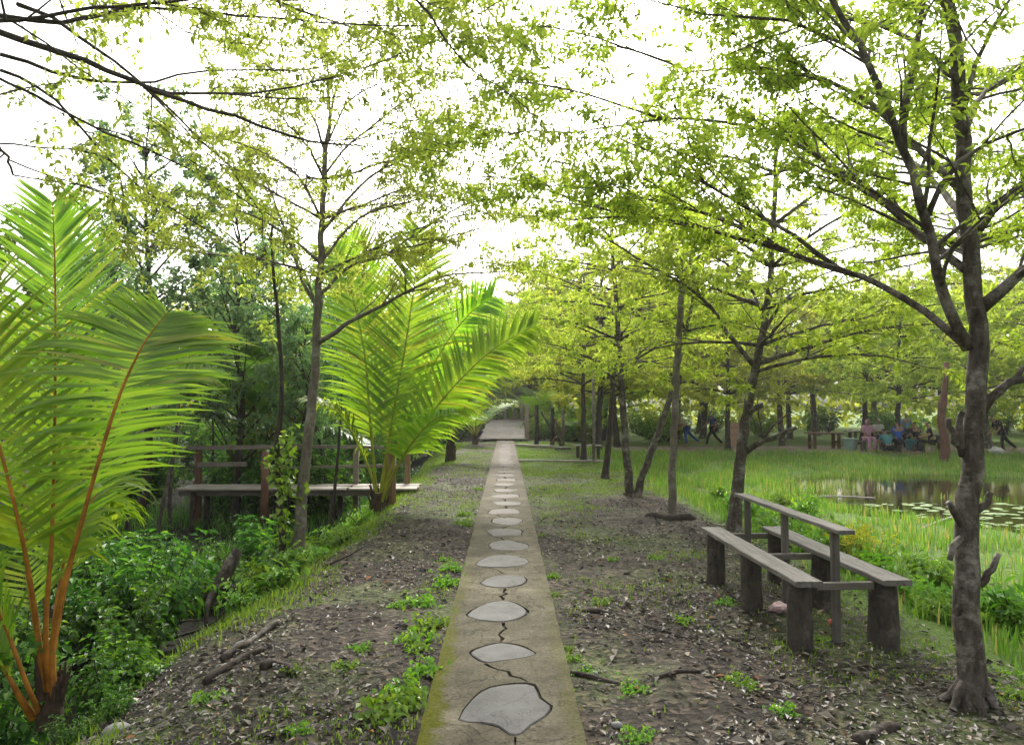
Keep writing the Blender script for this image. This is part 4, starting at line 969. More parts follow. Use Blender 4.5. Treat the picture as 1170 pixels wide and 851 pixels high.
mk(lambda q: q.plank((-4.9, yr - .06, 0.38), (-2.2, yr - .06, 0.43), 0.03, 0.06, side=(0, 1, 0)), "lower_rail", M['wood_rail'], bt)
p = gp(447, 578, -.1); q = MB(); q.tube([p + (0, 0, -.2), p + (0, 0, 0.5), (p[0], p[1], at(447, 517, p[1])[2])], (0.085, 0.08, 0.08), 10)
tag(q.build("wooden_post", M['wood_brown'], smooth=True), "round brown post behind the bushy palm's stalks", "post")
p = np.array((-4.75, 15.3, -0.95)); q = MB(); q.tube([p, p + (0, 0, 1.75)], (0.085, 0.07), 9)
tag(q.build("wooden_post", M['wood_red'], smooth=True), "reddish square-topped post in front of the boardwalk rail", "post")

# ------------------------------------------------------------------ wooden bridge at the end of the path
bt = thing("bridge", "wooden plank bridge ramp rising at the end of the path", "bridge", (-0.15, 39.3, 0))
q = MB(); n = 26; rng = np.random.default_rng(63)
def zbr(t): return 0.06 + 0.85 * math.sin(t * math.pi / 2 * 0.95)
for k in range(n):
    t = (k + .5) / n; y_ = 39.3 + t * 7; z_ = zbr(t)
    sl = math.atan2(zbr(t + .02) - zbr(t - .02), .28)
    q.box((-0.18 + 0.25 * t + rng.uniform(-.03, .03), y_, z_), (2.35 - 0.45 * t + rng.uniform(-.08, .08), 0.235 + rng.uniform(-.02, .02), 0.05), tilt=(sl, 0), bev=0.006, mi=int(rng.integers(0, 3)))
q.build("deck", [M['wood_grey_x'], M['wood_rail'], M['wood_bridge']], bt)
for x in (-1.1, 0.0, 0.75):
    q = MB(); P = [(x, 39.35 + 7 * t, zbr(t) - 0.12) for t in np.linspace(0.0, 1, 9)]
    for a, c_ in zip(P[:-1], P[1:]): q.plank(a, c_, 0.08, 0.16)
    q.build("beam", M['bark_dark'], bt)
for u, v0, v1, y_, w_ in ((602, 508, 462, 40.5, .2), (555, 500, 470, 46.5, .12), (561, 500, 462, 47.0, .14), (577, 490, 468, 48, .12), (588, 490, 465, 48.5, .1), (596, 488, 458, 47, .14)):
    a = at(u, v0, y_); c_ = at(u, v1, y_)
    mk(lambda q: q.plank((a[0], y_, -0.2), (c_[0], y_, c_[2]), w_, w_ * .8, side=(1, 0, 0)), "bridge_post", M['wood_pink'], bt)
mk(lambda q: q.plank(at(546, 480, 46.6), at(566, 480, 46.6), .12, .1), "rail", M['wood_pink'], bt)
mk(lambda q: q.plank(at(575, 480, 48.2), at(602, 479, 48.2), .12, .2), "rail", M['wood_pink'], bt)
# small thatched shelter glimpsed past the bridge
t = thing("shelter", "small dark-roofed shelter glimpsed beyond the wooden bridge", "shelter", (0.2, 54, -.1))
q = MB(); c_ = at(588, 448, 54); w = 1.6
q.add([(c_[0] - w, 53, 2.25), (c_[0] + w, 53, 2.25), (c_[0] + w, 56, 2.25), (c_[0] - w, 56, 2.25), (c_[0] - w * .6, 54.5, 3.2), (c_[0] + w * .6, 54.5, 3.2), (c_[0] - w, 53, 2.15), (c_[0] + w, 53, 2.15), (c_[0] + w, 56, 2.15), (c_[0] - w, 56, 2.15)], [(0, 1, 5, 4), (2, 3, 4, 5), (6, 9, 8, 7), (0, 6, 7, 1), (2, 8, 9, 3), (1, 7, 8, 2), (3, 9, 6, 0)])
q.add([(c_[0] - w, 53, 2.25), (c_[0] - w, 56, 2.25), (c_[0] - w * .6, 54.5, 3.2), (c_[0] + w, 53, 2.25), (c_[0] + w, 56, 2.25), (c_[0] + w * .6, 54.5, 3.2)], [(0, 2, 1), (3, 4, 5)])
q.build("roof", M['wood_rail'], t)
for dx in (-1.4, 1.4):
    for y_ in (53.2, 55.8): mk(lambda q: q.tube([(c_[0] + dx, y_, -.3), (c_[0] + dx, y_, 2.16)], .07, 8), "post", M['wood_post'], t)

# dark posts and crossed sticks to the bridge's side
for u, v0, v1, m_, lb in ((613, 509, 463, 'bark_dark', "dark post standing nearest the bridge ramp"), (631, 509, 466, 'bark_dark', "dark post with sticks leaning on it"), (643, 510, 450, 'bark_pole', "slim grey pole beyond the leaning sticks")):
    p = gp(u, v0, -.05); q = MB(); q.tube([p + (0, 0, -.1), at(u + .5, (v0 + v1) / 2, p[1]), at(u, v1, p[1])], (.11, .10, .09) if m_ == 'bark_dark' else (.07, .06, .05), 9, jit=.05, rng=rng)
    tag(q.build("wooden_post", M[m_], smooth=True), lb, "post")
for (u0, v0, u1, v1), m_, lb in (((618, 470, 641, 508), 'bark_dark', "long dark stick leaning between the posts"), ((634, 478, 644, 507), 'wood_red', "short reddish stick leaning by the dark post"), ((637, 496, 629, 508), 'wood_red', "stubby reddish stick crossed at the post foot")):
    y_ = gp(600, 509, -.05)[1] - .3; q = MB(); q.tube([at(u0, v0, y_), at(u1, v1 + 1, y_)], (.05, .06), 7)
    tag(q.build("stick", M[m_], smooth=True), lb, "stick")
# boards on the lawn
a = gp(592, 527, -.02); c_ = gp(700, 528, -.02)
q = MB(); q.plank(a + (0, 0, .03), c_ + (0, 0, .03), 0.16, 0.05); tag(q.build("board", M['wood_deck']), "long pale board lying across the lawn beside the path", "board")
a = gp(591, 509, .0); c_ = gp(634, 511, .0)
q = MB(); q.plank(a + (0, 0, .03), c_ + (0, 0, .03), 0.3, 0.08); tag(q.build("board", M['wood_deck']), "thick pale board on the ground by the bridge foot", "board")
a = gp(634, 513, .0); c_ = gp(652, 513, .0)
q = MB(); q.plank(a + (0, 0, .03), c_ + (0, 0, .03), 0.35, 0.10); tag(q.build("board", M['wood_grey_x']), "short grey board on the ground below the slim grey pole", "board")
# small plank seat between far trees
p = gp(672, 523, -.05); t = thing("bench", "small pale plank seat between the lawn trees", "bench", p)
mk(lambda q: q.plank(p + (-.45, 0, .42), p + (.45, 0, .42), .3, .05), "seat", M['wood_deck'], t)
for dx in (-.35, .35): mk(lambda q: q.tube([p + (dx, 0, -.05), p + (dx, 0, .395)], .06, 8), "leg", M['bark_dark'], t)

# ------------------------------------------------------------------ furniture beyond the pond
def table(label, x, y, L, w, h, rz, m_, legm, nleg=2, name="picnic_table", group=None):
    z = H(x, y) + .02; t = thing(name, label, "table", (x, y, z), group); ca, sa = math.cos(rz), math.sin(rz)
    R = lambda a, b_, c_: np.array((x + a * ca - b_ * sa, y + a * sa + b_ * ca, z + c_))
    mk(lambda q: [q.plank(R(-L / 2, o, h), R(L / 2, o, h), w / 3 - .01, .05) for o in (-w / 3, 0, w / 3)], "top", M[m_], t)
    for i_ in range(nleg):
        a = -L / 2 + .2 + (L - .4) * i_ / max(1, nleg - 1)
        for o in (-w / 3, w / 3): mk(lambda q: q.plank(R(a, o, -.08), R(a, o, h - .027), .12, .10, side=(1, 0, 0)), "leg", M[legm], t)
        mk(lambda q: q.plank(R(a, -w / 3 + .06, h * .45), R(a, w / 3 - .06, h * .45), .05, .08), "brace", M[legm], t)
    return t
table("reddish low table standing apart at the end of the table row", 14.3, 34.6, 1.5, .8, .70, .05, 'wood_red', 'wood_red')
table("long grey plank table across the pond with sitters behind it", 16.4, 33.9, 2.6, .9, .78, -.05, 'wood_grey_x', 'wood_post', 3)
table("dark plank table beside the stout trunk across the pond", 17.9, 31.6, 2.2, .9, .76, -.05, 'wood_grey_x', 'bark_dark', 3)
table("low plank bench in front of the long grey table", 16.2, 32.7, 2.4, .35, .42, -.05, 'wood_grey_x', 'wood_post', 3, "plank_bench")
x, y = 14.75, 33.0; z = H(x, y); q = MB(); q.tube([(x, y, z), (x, y, z + .1), (x, y, z + .5)], (.22, .24, .29), 14); q.tube([(x, y, z + .5), (x, y, z + .535)], (.31, .31), 14)
tag(q.build("bucket", M['bucket'], smooth=False), "pale green plastic bin standing beside the low table across the pond", "bin")
t = thing("garden_chair", "thin-legged yellow chair by the stout trunk across the pond", "chair", (16.9, 30.7, H(16.9, 30.7)))
x, y, z = 16.9, 30.7, H(16.9, 30.7)
mk(lambda q: q.box((x, y, z + .44), (.42, .42, .04), bev=.01), "seat", M['petiole_green'], t)
mk(lambda q: q.box((x - .19, y, z + .72), (.03, .42, .26), bev=.008), "backrest", M['petiole_green'], t)
for dx in (-.18, .18):
    for dy in (-.18, .18): mk(lambda q: q.tube([(x + dx * 1.25, y + dy * 1.2, z - .03), (x + dx, y + dy, z + (.85 if dx < 0 else .43))], .018, 6), "leg", M['petiole_green'], t)
# pinkish board leaning behind the walkers
x, y = at(838, 500, 37.0)[:2]; z = H(x, y); q = MB(); q.plank((x, y, z - .05), (x + .05, y + .25, z + 1.15), .62, .04, side=(1, 0, 0))
tag(q.build("painted_board", M['sign']), "pinkish board propped up behind the walking man", "board")
# mossy broken trunk standing at the pond's far bank
x, y = at(1078, 520, 27.5)[:2]; z = H(x, y); q = MB(); q.tube(smooth([(x, y, z - .2), (x + .05, y, z + .8), (x - .04, y, z + 1.6), (x + .06, y, z + 2.4), (x + .2, y, z + 3.6)], 14), np.linspace(.17, .09, 14), 10, jit=.25, rng=rng)
tag(q.build("tree_stump", M['wood_red'], smooth=True), "mossy orange-brown dead trunk standing on the pond's far bank", "trunk")

# ------------------------------------------------------------------ people
def skin_mesh(name, J, Eg, mats, parent, root):
    keys = list(J); ix = {k: i for i, k in enumerate(keys)}
    bm = bmesh.new(); lay = bm.verts.layers.skin.verify(); vs = []
    for k in keys:
        v = bm.verts.new(J[k][0]); v[lay].radius = (J[k][1], J[k][2] if len(J[k]) > 2 else J[k][1]); v[lay].use_root = (k == root); vs.append(v)
    for a, c_ in Eg: bm.edges.new((vs[ix[a]], vs[ix[c_]]))
    me = bpy.data.meshes.new(name); bm.to_mesh(me); bm.free()
    o = bpy.data.objects.new(name, me); COL.objects.link(o)
    o.modifiers.new("skin", 'SKIN').use_smooth_shade = True
    sb = o.modifiers.new("sub", 'SUBSURF'); sb.levels = 1; sb.render_levels = 1
    dg = bpy.context.evaluated_depsgraph_get(); dg.update()
    new = bpy.data.meshes.new_from_object(o.evaluated_get(dg)); o.modifiers.clear(); o.data = new; new.name = name
    bpy.data.meshes.remove(me); new.materials.clear(); new.materials.append(mats); o.parent = parent
    return o
POSE = {
 'walk': dict(pel=(0, 0, .92), che=(.06, 0, 1.28), nek=(.10, 0, 1.46), hed=(.14, 0, 1.60), kL=(.24, .09, .52), aL=(.34, .09, .10), kR=(-.12, -.09, .50), aR=(-.46, -.09, .16), eL=(-.12, .24, 1.12), hL=(-.02, .26, .88), eR=(.16, -.24, 1.12), hR=(.34, -.22, .96)),
 'bend': dict(pel=(0, 0, .90), che=(.22, 0, 1.18), nek=(.34, 0, 1.32), hed=(.44, 0, 1.42), kL=(.10, .09, .50), aL=(.02, .09, .09), kR=(-.22, -.09, .52), aR=(-.60, -.09, .20), eL=(.28, .24, .98), hL=(.42, .2, .80), eR=(.24, -.24, .96), hR=(.40, -.2, .80)),
 'stand': dict(pel=(0, 0, .92), che=(0, 0, 1.28), nek=(0, 0, 1.46), hed=(.03, 0, 1.60), kL=(.02, .10, .50), aL=(0, .11, .09), kR=(.03, -.10, .50), aR=(0, -.11, .09), eL=(-.02, .25, 1.12), hL=(.08, .26, .90), eR=(-.02, -.25, 1.12), hR=(.08, -.26, .90)),
 'sit': dict(pel=(0, 0, .53), che=(.04, 0, .90), nek=(.08, 0, 1.08), hed=(.12, 0, 1.22), kL=(.42, .11, .54), aL=(.40, .11, .10), kR=(.42, -.11, .54), aR=(.44, -.12, .10), eL=(.10, .24, .78), hL=(.32, .16, .70), eR=(.10, -.24, .78), hR=(.32, -.14, .70)),
 'crouch': dict(pel=(0, 0, .30), che=(.20, 0, .62), nek=(.30, 0, .78), hed=(.38, 0, .90), kL=(.34, .14, .48), aL=(.10, .14, .09), kR=(.34, -.14, .46), aR=(.08, -.14, .09), eL=(.34, .24, .50), hL=(.52, .14, .40), eR=(.34, -.24, .50), hR=(.52, -.14, .40)),
}
def person(label, loc, rz, pose, top, bottom, sc=1.0, hairm='hair', veil=False, group=None):
    q = POSE[pose]; V = lambda k: Vector(q[k])
    t = bpy.data.objects.new("person", None); COL.objects.link(t); t['_o'] = [0, 0, 0]
    t.location = [float(a) for a in loc]; t.rotation_euler = (0, 0, rz); t.scale = (sc,) * 3; tag(t, label, "person", group)
    J = {}; E = []
    J['pel'] = (V('pel'), .13, .11); mid = (V('pel') + V('che')) / 2; J['wst'] = (mid, .115, .095); J['che'] = (V('che'), .15, .11); J['nek'] = (V('nek'), .05)
    hd = V('hed'); nk = V('nek'); up = (hd - nk).normalized(); fx = Vector((1, 0, 0)); fw = (fx - up * fx.dot(up)).normalized()
    J['jaw'] = (hd - up * .06 + fw * .02, .065, .07); J['cran'] = (hd + up * .03, .088, .082); J['nose'] = (hd - up * .01 + fw * .10, .014)
    E += [('pel', 'wst'), ('wst', 'che'), ('che', 'nek'), ('nek', 'jaw'), ('jaw', 'cran'), ('cran', 'nose')]
    for s_, g_ in (('L', 1), ('R', -1)):
        J['h' + s_] = (V('pel') + Vector((0, g_ * .10, -.04)), .085); J['k' + s_] = (V('k' + s_), .058); J['a' + s_] = (V('a' + s_), .040)
        J['t' + s_] = (V('a' + s_) + Vector((.17, 0, -.05)), .034)
        E += [('pel', 'h' + s_), ('h' + s_, 'k' + s_), ('k' + s_, 'a' + s_), ('a' + s_, 't' + s_)]
        J['s' + s_] = (V('che') + Vector((.0, g_ * .19, .08)), .062); J['e' + s_] = (V('e' + s_), .043); J['w' + s_] = (V('h' + s_), .028)
        dr = (V('h' + s_) - V('e' + s_)).normalized(); sd_ = Vector((0, 1, 0)); sd_ = (sd_ - dr * sd_.dot(dr)).normalized(); cu = dr.cross(sd_)
        J['p' + s_] = (V('h' + s_) + dr * .06, .034, .018)
        E += [('che', 's' + s_), ('s' + s_, 'e' + s_), ('e' + s_, 'w' + s_), ('w' + s_, 'p' + s_)]
        for f_, (o_, l_) in enumerate(((-.03, .062), (-.01, .074), (.01, .07), (.03, .052))):
            J[f'f{f_}' + s_] = (V('h' + s_) + dr * (.075 + l_) + sd_ * o_ * 1.2 + cu * .015, .009); E.append(('p' + s_, f'f{f_}' + s_))
        J['th' + s_] = (V('h' + s_) + dr * .07 + sd_ * -.055 + cu * .03, .010); E.append(('w' + s_, 'th' + s_))
    skin_mesh("body", J, E, M['skin'], t, 'pel')
    gr = lambda k, a: (J[k][0], *(r_ + a for r_ in J[k][1:]))
    T_ = {k: gr(k, .018) for k in ('pel', 'wst', 'che', 'sL', 'sR')}; T_['cn'] = (V('nek') - up * .05, .075)
    for s_ in 'LR': T_['m' + s_] = (J['e' + s_][0] * .8 + J['s' + s_][0] * .2, .058)
    skin_mesh("shirt", T_, [('pel', 'wst'), ('wst', 'che'), ('che', 'cn'), ('che', 'sL'), ('che', 'sR'), ('sL', 'mL'), ('sR', 'mR')], M[top], t, 'pel')
    B_ = {k: gr(k, .016) for k in ('pel', 'hL', 'hR', 'kL', 'kR', 'aL', 'aR')}
    skin_mesh("trousers", B_, [('pel', 'hL'), ('pel', 'hR'), ('hL', 'kL'), ('hR', 'kR'), ('kL', 'aL'), ('kR', 'aR')], M[bottom], t, 'pel')
    Hh = {'a': (hd + up * .055 - fw * .02, .094, .09), 'b': (hd - up * (.02 if not veil else .16) - fw * .045, .075 if not veil else .11)}
    skin_mesh("hair" if not veil else "headscarf", Hh, [('a', 'b')], M[hairm], t, 'a')
    return t
def gp_far(u, v, Y):
    p = at(u, v, Y); return np.array((p[0], Y, H(p[0], Y) + .03))
PI = math.pi
person("man in dark blue shirt and black trousers striding along the earth track", gp_far(815, 515, 36.0), PI, 'walk', 'cloth_navy', 'cloth_black')
person("person in blue jeans bending forward mid-step on the earth track", gp_far(785, 515, 36.4), PI, 'bend', 'cloth_cream', 'cloth_jeans')
person("person in a red shirt standing far off behind the leaning trunk", gp_far(764, 495, 47.0), -PI / 2, 'stand', 'cloth_red', 'cloth_cream')
person("person in bright blue shirt sitting with back to the pond", gp_far(1027, 515, 31.0), PI / 2, 'sit', 'cloth_blue', 'cloth_black')
person("person in pale blue top standing behind the sitter in bright blue", gp_far(1036, 510, 33.4), -PI / 2, 'stand', 'cloth_sky', 'cloth_black', .95)
person("person in dark top sitting right beside the mossy dead trunk", gp_far(1064, 515, 30.6), PI * .9, 'sit', 'cloth_black', 'cloth_black')
person("woman in a pink headscarf sitting at the long grey table", gp_far(991, 512, 32.6), -PI / 2, 'sit', 'cloth_pink', 'cloth_pink', 1.05, 'cloth_pink', True)
person("person in black standing bent over a white bag by the track", gp_far(1146, 515, 31.0), PI, 'bend', 'cloth_black', 'cloth_black')
person("person in dark clothes sitting between the sitter in bright blue and the dark trunk", gp_far(1048, 515, 31.4), PI * .6, 'sit', 'cloth_black', 'cloth_teal')
person("person in white shirt sitting behind the long grey table", gp_far(1003, 508, 35.0), -PI / 2, 'sit', 'cloth_white', 'cloth_black')
person("person in dark teal crouching beside the yellow chair", gp_far(1016, 516, 30.9), PI / 2, 'crouch', 'cloth_teal', 'cloth_black')
p = gp_far(1138, 518, 30.5); crumple("bag", "white bag on the ground before the stooping person in black", p + (0, 0, .17), .22, M['cloth_white'], 5)

# ------------------------------------------------------------------ shrubs, weeds, ferns
def shrub(name, label, base, n, h, w, rng, leafm, LL, LW, group, per=9, cat="shrub"):
    base = np.array(base, float); t = thing(name, label, cat, base, group); st, lf = MB(), MB(); CP, CA = [], []
    for k in range(n):
        a = rng.uniform(0, 6.28); rr = w * math.sqrt(rng.random())
        d = np.array((math.cos(a) * rr, math.sin(a) * rr, h * rng.uniform(0.55, 1.0)))
        P = sprout(base + (0, 0, -.05), d, np.linalg.norm(d), 5, rng, 0.10, -0.15); st.tube(P, np.linspace(.010, .003, 5), 4, cap=False)
        for f in np.linspace(0.35, 1.0, 5):
            g_ = f * 4; i = min(int(g_), 3); g_ -= i; CP.append(P[i] * (1 - g_) + P[i + 1] * g_); CA.append(P[i + 1] - P[i])
    whorl(lf, np.array(CP), np.array(CA), per, LL, LW, rng, 0.95, 0.35, 0.04)
    st.build("stem", M['bark_dark'], t); lf.build("foliage", leafm, t); return t
rng = np.random.default_rng(71); DW = gp(240, 690, -.45)
GS = "shrubs in the swamp undergrowth"; LS = "leafy green shrub in the swamp undergrowth"
sh = [shrub("shrub", LS, (-3.4, 7.0, -0.8), 20, 0.9, 0.45, rng, M['leaf_shrub'], 0.085, 0.045, GS, 11),
      shrub("shrub", LS, (-4.2, 8.2, -0.8), 18, 1.1, 0.5, rng, M['leaf_shrub'], 0.12, 0.05, GS, 9),
      shrub("shrub", LS, (-3.0, 6.0, -0.75), 18, 0.7, 0.4, rng, M['leaf_shrub'], 0.065, 0.04, GS, 13),
      shrub("shrub", LS, (-5.2, 9.2, -0.8), 14, 1.2, 0.5, rng, M['leaf_shrub'], 0.19, 0.075, GS, 6)]
for k in range(135):
    y = rng.uniform(3.4, 15.2); x = -2.75 - rng.random() ** 0.9 * (1.2 + y * 0.55)
    if x > -2.9 and y < 6: x -= 0.5
    if math.hypot(x + 2.6, y - 4.4) < 0.6 or abs(x - DW[0] * y / DW[1]) < 0.5 and DW[1] - 2.2 < y < DW[1] + .5 or (y < 7 and x > -3.3) or vnoise(x * .9 + 4, y * .9) < .28: continue
    copy_thing(sh[k % 4], (x, y, H(x, y)), rng.uniform(0, 6.28), rng.uniform(0.7, 1.2) * (1.0 if y < 10.5 else 0.62), LS, GS)
for k in range(60):
    y = rng.uniform(16.8, 34); x = -2.6 - rng.random() * (2 + y * 0.42)
    copy_thing(sh[k % 4], (x, y, H(x, y)), rng.uniform(0, 6.28), rng.uniform(1.0, 2.0), "leafy green shrub behind the boardwalk", "shrubs behind the boardwalk")
fb = [shrub('bush', 'x', (0, 0, -5), 22, 0.95, 0.5, rng, M['leaf_far'], 0.10, 0.055, 'bushes beyond the track', 10), shrub('bush', 'x', (0, 0, -5), 20, 0.8, 0.6, rng, M['leaf_herb'], 0.09, 0.05, 'bushes beyond the track', 10)]
LBk = "leafy bush in the thicket beyond the lawn and track"
for k in range(46):
    y = rng.uniform(40, 60); x = rng.uniform(1.5, 40)
    if k < 10: y = rng.uniform(41, 50); x = rng.uniform(1.5, 5)
    copy_thing((fb[0], fb[1], sh[0])[k % 3], (x, y, H(x, y)), rng.uniform(0, 6.28), rng.uniform(1.6, 2.8), LBk, "bushes beyond the track")
for f_ in fb:
    f_.location = (2.6 + fb.index(f_) * 1.1, 46, H(3, 46)); f_.scale = (2, 2, 2); f_['label'] = LBk
for k in range(14):
    y = rng.uniform(40, 55); x = rng.uniform(-7, -1.9)
    copy_thing(sh[k % 4], (x, y, H(x, y)), rng.uniform(0, 6.28), rng.uniform(1.4, 2.6), "leafy bush crowding the far bridge side of the swamp", "bushes by the bridge")
for k in range(12):
    y = rng.uniform(49, 58); x = -3 + 6 * k / 11 + rng.uniform(-.3, .3)
    copy_thing(fb[k % 2], (x, y, H(x, y)), rng.uniform(0, 6.28), rng.uniform(2.2, 3.0), "leafy bush closing the view behind the wooden bridge", "bushes by the bridge")
# bank herbs (bright)
for k, (dx, dy) in enumerate(((-.25, -.1), (.22, -.12), (.3, .15), (-.1, -.3))):
    x, y = gp(58, 812, -.22)[:2]; copy_thing(sh[2], (x + dx, y + dy, H(x + dx, y + dy)), k * 1.7, .34, "low leafy sprig at the foot of the orange-stalked palm", "sprigs at the palm's foot")
LH = "bright green leafy herb on the bank beside the swamp"
hb = [shrub("herb", LH, (-2.5, 7.6, H(-2.5, 7.6)), 12, 0.28, 0.24, rng, M['leaf_herb'], 0.07, 0.035, "herbs on the swamp bank", 7, "plant"),
      shrub("herb", LH, (-2.3, 8.6, H(-2.3, 8.6)), 12, 0.35, 0.28, rng, M['leaf_herb'], 0.09, 0.035, "herbs on the swamp bank", 7, "plant")]
for k in range(40):
    y = rng.uniform(6.3, 15); x = -2.2 - rng.random() * 0.9 - (0.25 if y < 7 else 0)
    if abs(x - DW[0] * y / DW[1]) < 0.4 and y < DW[1] + .3: continue
    copy_thing(hb[k % 2], (x, y, H(x, y)), rng.uniform(0, 6.28), rng.uniform(0.6, 1.3), LH, "herbs on the swamp bank")
wd_ = shrub("herb", "broad-leaved weed sprawling on the path edge near the grey flagstones", (-0.62, 5.7, H(-0.62, 5.7)), 7, 0.13, 0.16, rng, M['leaf_herb'], 0.055, 0.036, "weeds along the path", 5, "plant")
LW_ = "small weed tuft growing against the path edge"
for k, (u, v) in enumerate([(494, 718), (480, 745), (487, 690), (512, 652), (508, 668), (478, 770), (470, 795), (462, 808), (516, 640), (530, 600), (535, 588), (548, 560), (455, 815), (660, 752), (656, 740), (663, 768), (622, 612), (636, 660), (606, 570), (640, 680)]):
    p = gp(u, v, -.05); copy_thing(wd_, (p[0] + rng.uniform(-.06, .03), p[1], H(p[0], p[1])), rng.uniform(0, 6.28), rng.uniform(0.55, 1.1) * (1 if u < 560 else .5), LW_, "weeds along the path")
LG = "tiny green seedling on the bare leaf-strewn ground"
for k, (u, v) in enumerate([(238, 795), (343, 836), (780, 712), (845, 780), (850, 785), (750, 640), (700, 640), (690, 690), (900, 815), (940, 730), (825, 690), (450, 690), (410, 740), (395, 760), (330, 765), (870, 650), (720, 790), (735, 845), (1010, 700), (1150, 800), (1160, 770)]):
    p = gp(u, v, -.05); copy_thing(wd_, (p[0], p[1], H(p[0], p[1])), rng.uniform(0, 6.28), rng.uniform(0.35, 0.7), LG, "seedlings on the bare ground")
# pond-bank plants
LP_ = "bright leafy plant on the pond bank"
for k in range(46):
    y = rng.uniform(4.4, 16); x = 3.5 + rng.random() * 1.5 + 0.03 * y
    copy_thing(hb[k % 2], (x, y, H(x, y)), rng.uniform(0, 6.28), rng.uniform(0.8, 1.6), LP_, "plants on the pond bank")
LY = "yellow-flowering plant on the pond bank past the bench"
q0_ = None
for k in range(7):
    p = gp(965 + rng.uniform(-15, 30), 655 + rng.uniform(-15, 12), -.3); x, y = p[:2]; z = H(x, y)
    t = thing("flowering_plant", LY, "plant", (x, y, z), "yellow flowering plants"); st, fl_ = MB(), MB(); P_ = []
    for s_ in range(6):
        P = sprout((x, y, z), (rng.normal(0, .3), rng.normal(0, .3), 1), rng.uniform(.35, .55), 4, rng, .1); st.tube(P, (.006, .005, .004, .003), 4, cap=False); P_.append(P[-1])
    whorl(fl_, np.array(P_), np.tile(UP, (6, 1)), 7, .06, .03, rng, .9, 0); st.build("stem", M['petiole_green'], t); fl_.build("blossoms", M['flower'], t)

# ------------------------------------------------------------------ lily pads
rng = np.random.default_rng(73); proto = None
a = np.linspace(0.25, 6.03, 13); q = MB(); v = np.concatenate([[[0, 0, .004]], np.stack([np.cos(a) * .15, np.sin(a) * .15, .006 + .008 * rng.random(13)], -1)])
q.add(v, [(0, k, k + 1) for k in range(1, 13)]); proto = q.build("lily_pad", M['lily']); tag(proto, "round pale lily pad floating on the pond", "lily pad", "lily pads on the pond")
cnt = 0
while cnt < 130:
    u = rng.uniform(990, 1200); v_ = rng.uniform(575, 690); p = gp(u, v_, WZ)
    if pond_f(p[0], p[1]) < 0.12: continue
    o = proto if cnt == 0 else proto.copy()
    if cnt: COL.objects.link(o)
    o.location = (p[0], p[1], WZ + rng.uniform(.002, .012)); o.rotation_euler = (rng.normal(0, .05), rng.normal(0, .05), rng.uniform(0, 6.28)); s_ = rng.uniform(.35, .9); o.scale = (s_, s_, s_); cnt += 1
# reed stems and dead sticks in the pond
for (u0, v0, u1, v1, r_, lb) in ((920, 567, 1000, 569, .02, "pale dry reed stem lying across the pond water"), (1040, 610, 1090, 590, .025, "bent brown stick rising from the lily pads")):
    a = gp(u0, v0, WZ + .05); c_ = gp(u1, v1, WZ + .06); q = MB(); q.tube(smooth([a, (a + c_) / 2 + (0, 0, .02), c_], 8), r_, 5)
    tag(q.build("reed_stem", M['wood_deck']), lb, "stick")

# ------------------------------------------------------------------ grass (stuff)
def blades(n, xr, yr, hfun, mask, wd, rng, lean=0.35, seg=2, near=1.0):
    """curved grass blades on the terrain where mask(x, y) exceeds a random number"""
    x = rng.uniform(*xr, n); y = yr[0] + (yr[1] - yr[0]) * rng.random(n) ** near
    k = rng.random(n) < mask(x, y); x, y = x[k], y[k]; n = len(x); z = np.where(x > 3, np.maximum(height(x, y), WZ - .02), height(x, y)) - 0.01
    h = hfun(x, y) * rng.uniform(0.5, 1.25, n); a = rng.uniform(0, 6.283, n)
    d = np.stack([np.cos(a), np.sin(a), np.zeros(n)], -1); s_ = np.stack([-np.sin(a), np.cos(a), np.zeros(n)], -1)
    ln = rng.uniform(0.1, 1.0, n) * lean * h; P = np.stack([x, y, z], -1); w = (wd * rng.uniform(.6, 1.3, n))[:, None]
    m_ = P + d * (ln * 0.3)[:, None] + UP * (h * 0.6)[:, None]; t_ = P + d * ln[:, None] + UP * h[:, None]
    v = np.stack([P - s_ * w / 2, P + s_ * w / 2, m_ + s_ * w * .4, m_ - s_ * w * .4, t_], 1).reshape(-1, 3)
    o = (np.arange(n) * 5)[:, None]; b = MB(); b.add(v, o + [0, 1, 2, 3]); b.f.append(o + [3, 2, 4]); b.m.append(0); return b
rng = np.random.default_rng(81)
def mA(x, y):
    e = 2.9 + 0.6 * (fbm(x * .8, y * .8, 2)) - 0.2 * sstep(12, 20, y)
    pf = pond_f(x, y)
    ok = sstep(e, e + .5, x) * (0.12 + 0.95 * sstep(.3, .6, fbm(x * 1.3, y * 1.3, 3)))
    inside_ = sstep(0.05, 0.18, pf)
    road = (np.abs(y - (35 - 0.108 * np.maximum(x - 8, 0))) < 2.6) * (x > 3)
    return ok * (1 - inside_ * (1 - 0.30 * sstep(.50, .60, fbm(x * .55, y * .55 + 40, 2)))) * (1 - 0.97 * road)
o = blades(150000, (2.7, 22), (4.0, 34), lambda x, y: 0.06 + 0.28 * fbm(x * .9, y * .9, 3) + 0.02 * sstep(-.1, .15, pond_f(x, y)), mA, 0.016, rng, near=0.8).build("grass", M['grass']); kind(o, 'stuff'); o['label'] = "lush green grass around the pond"
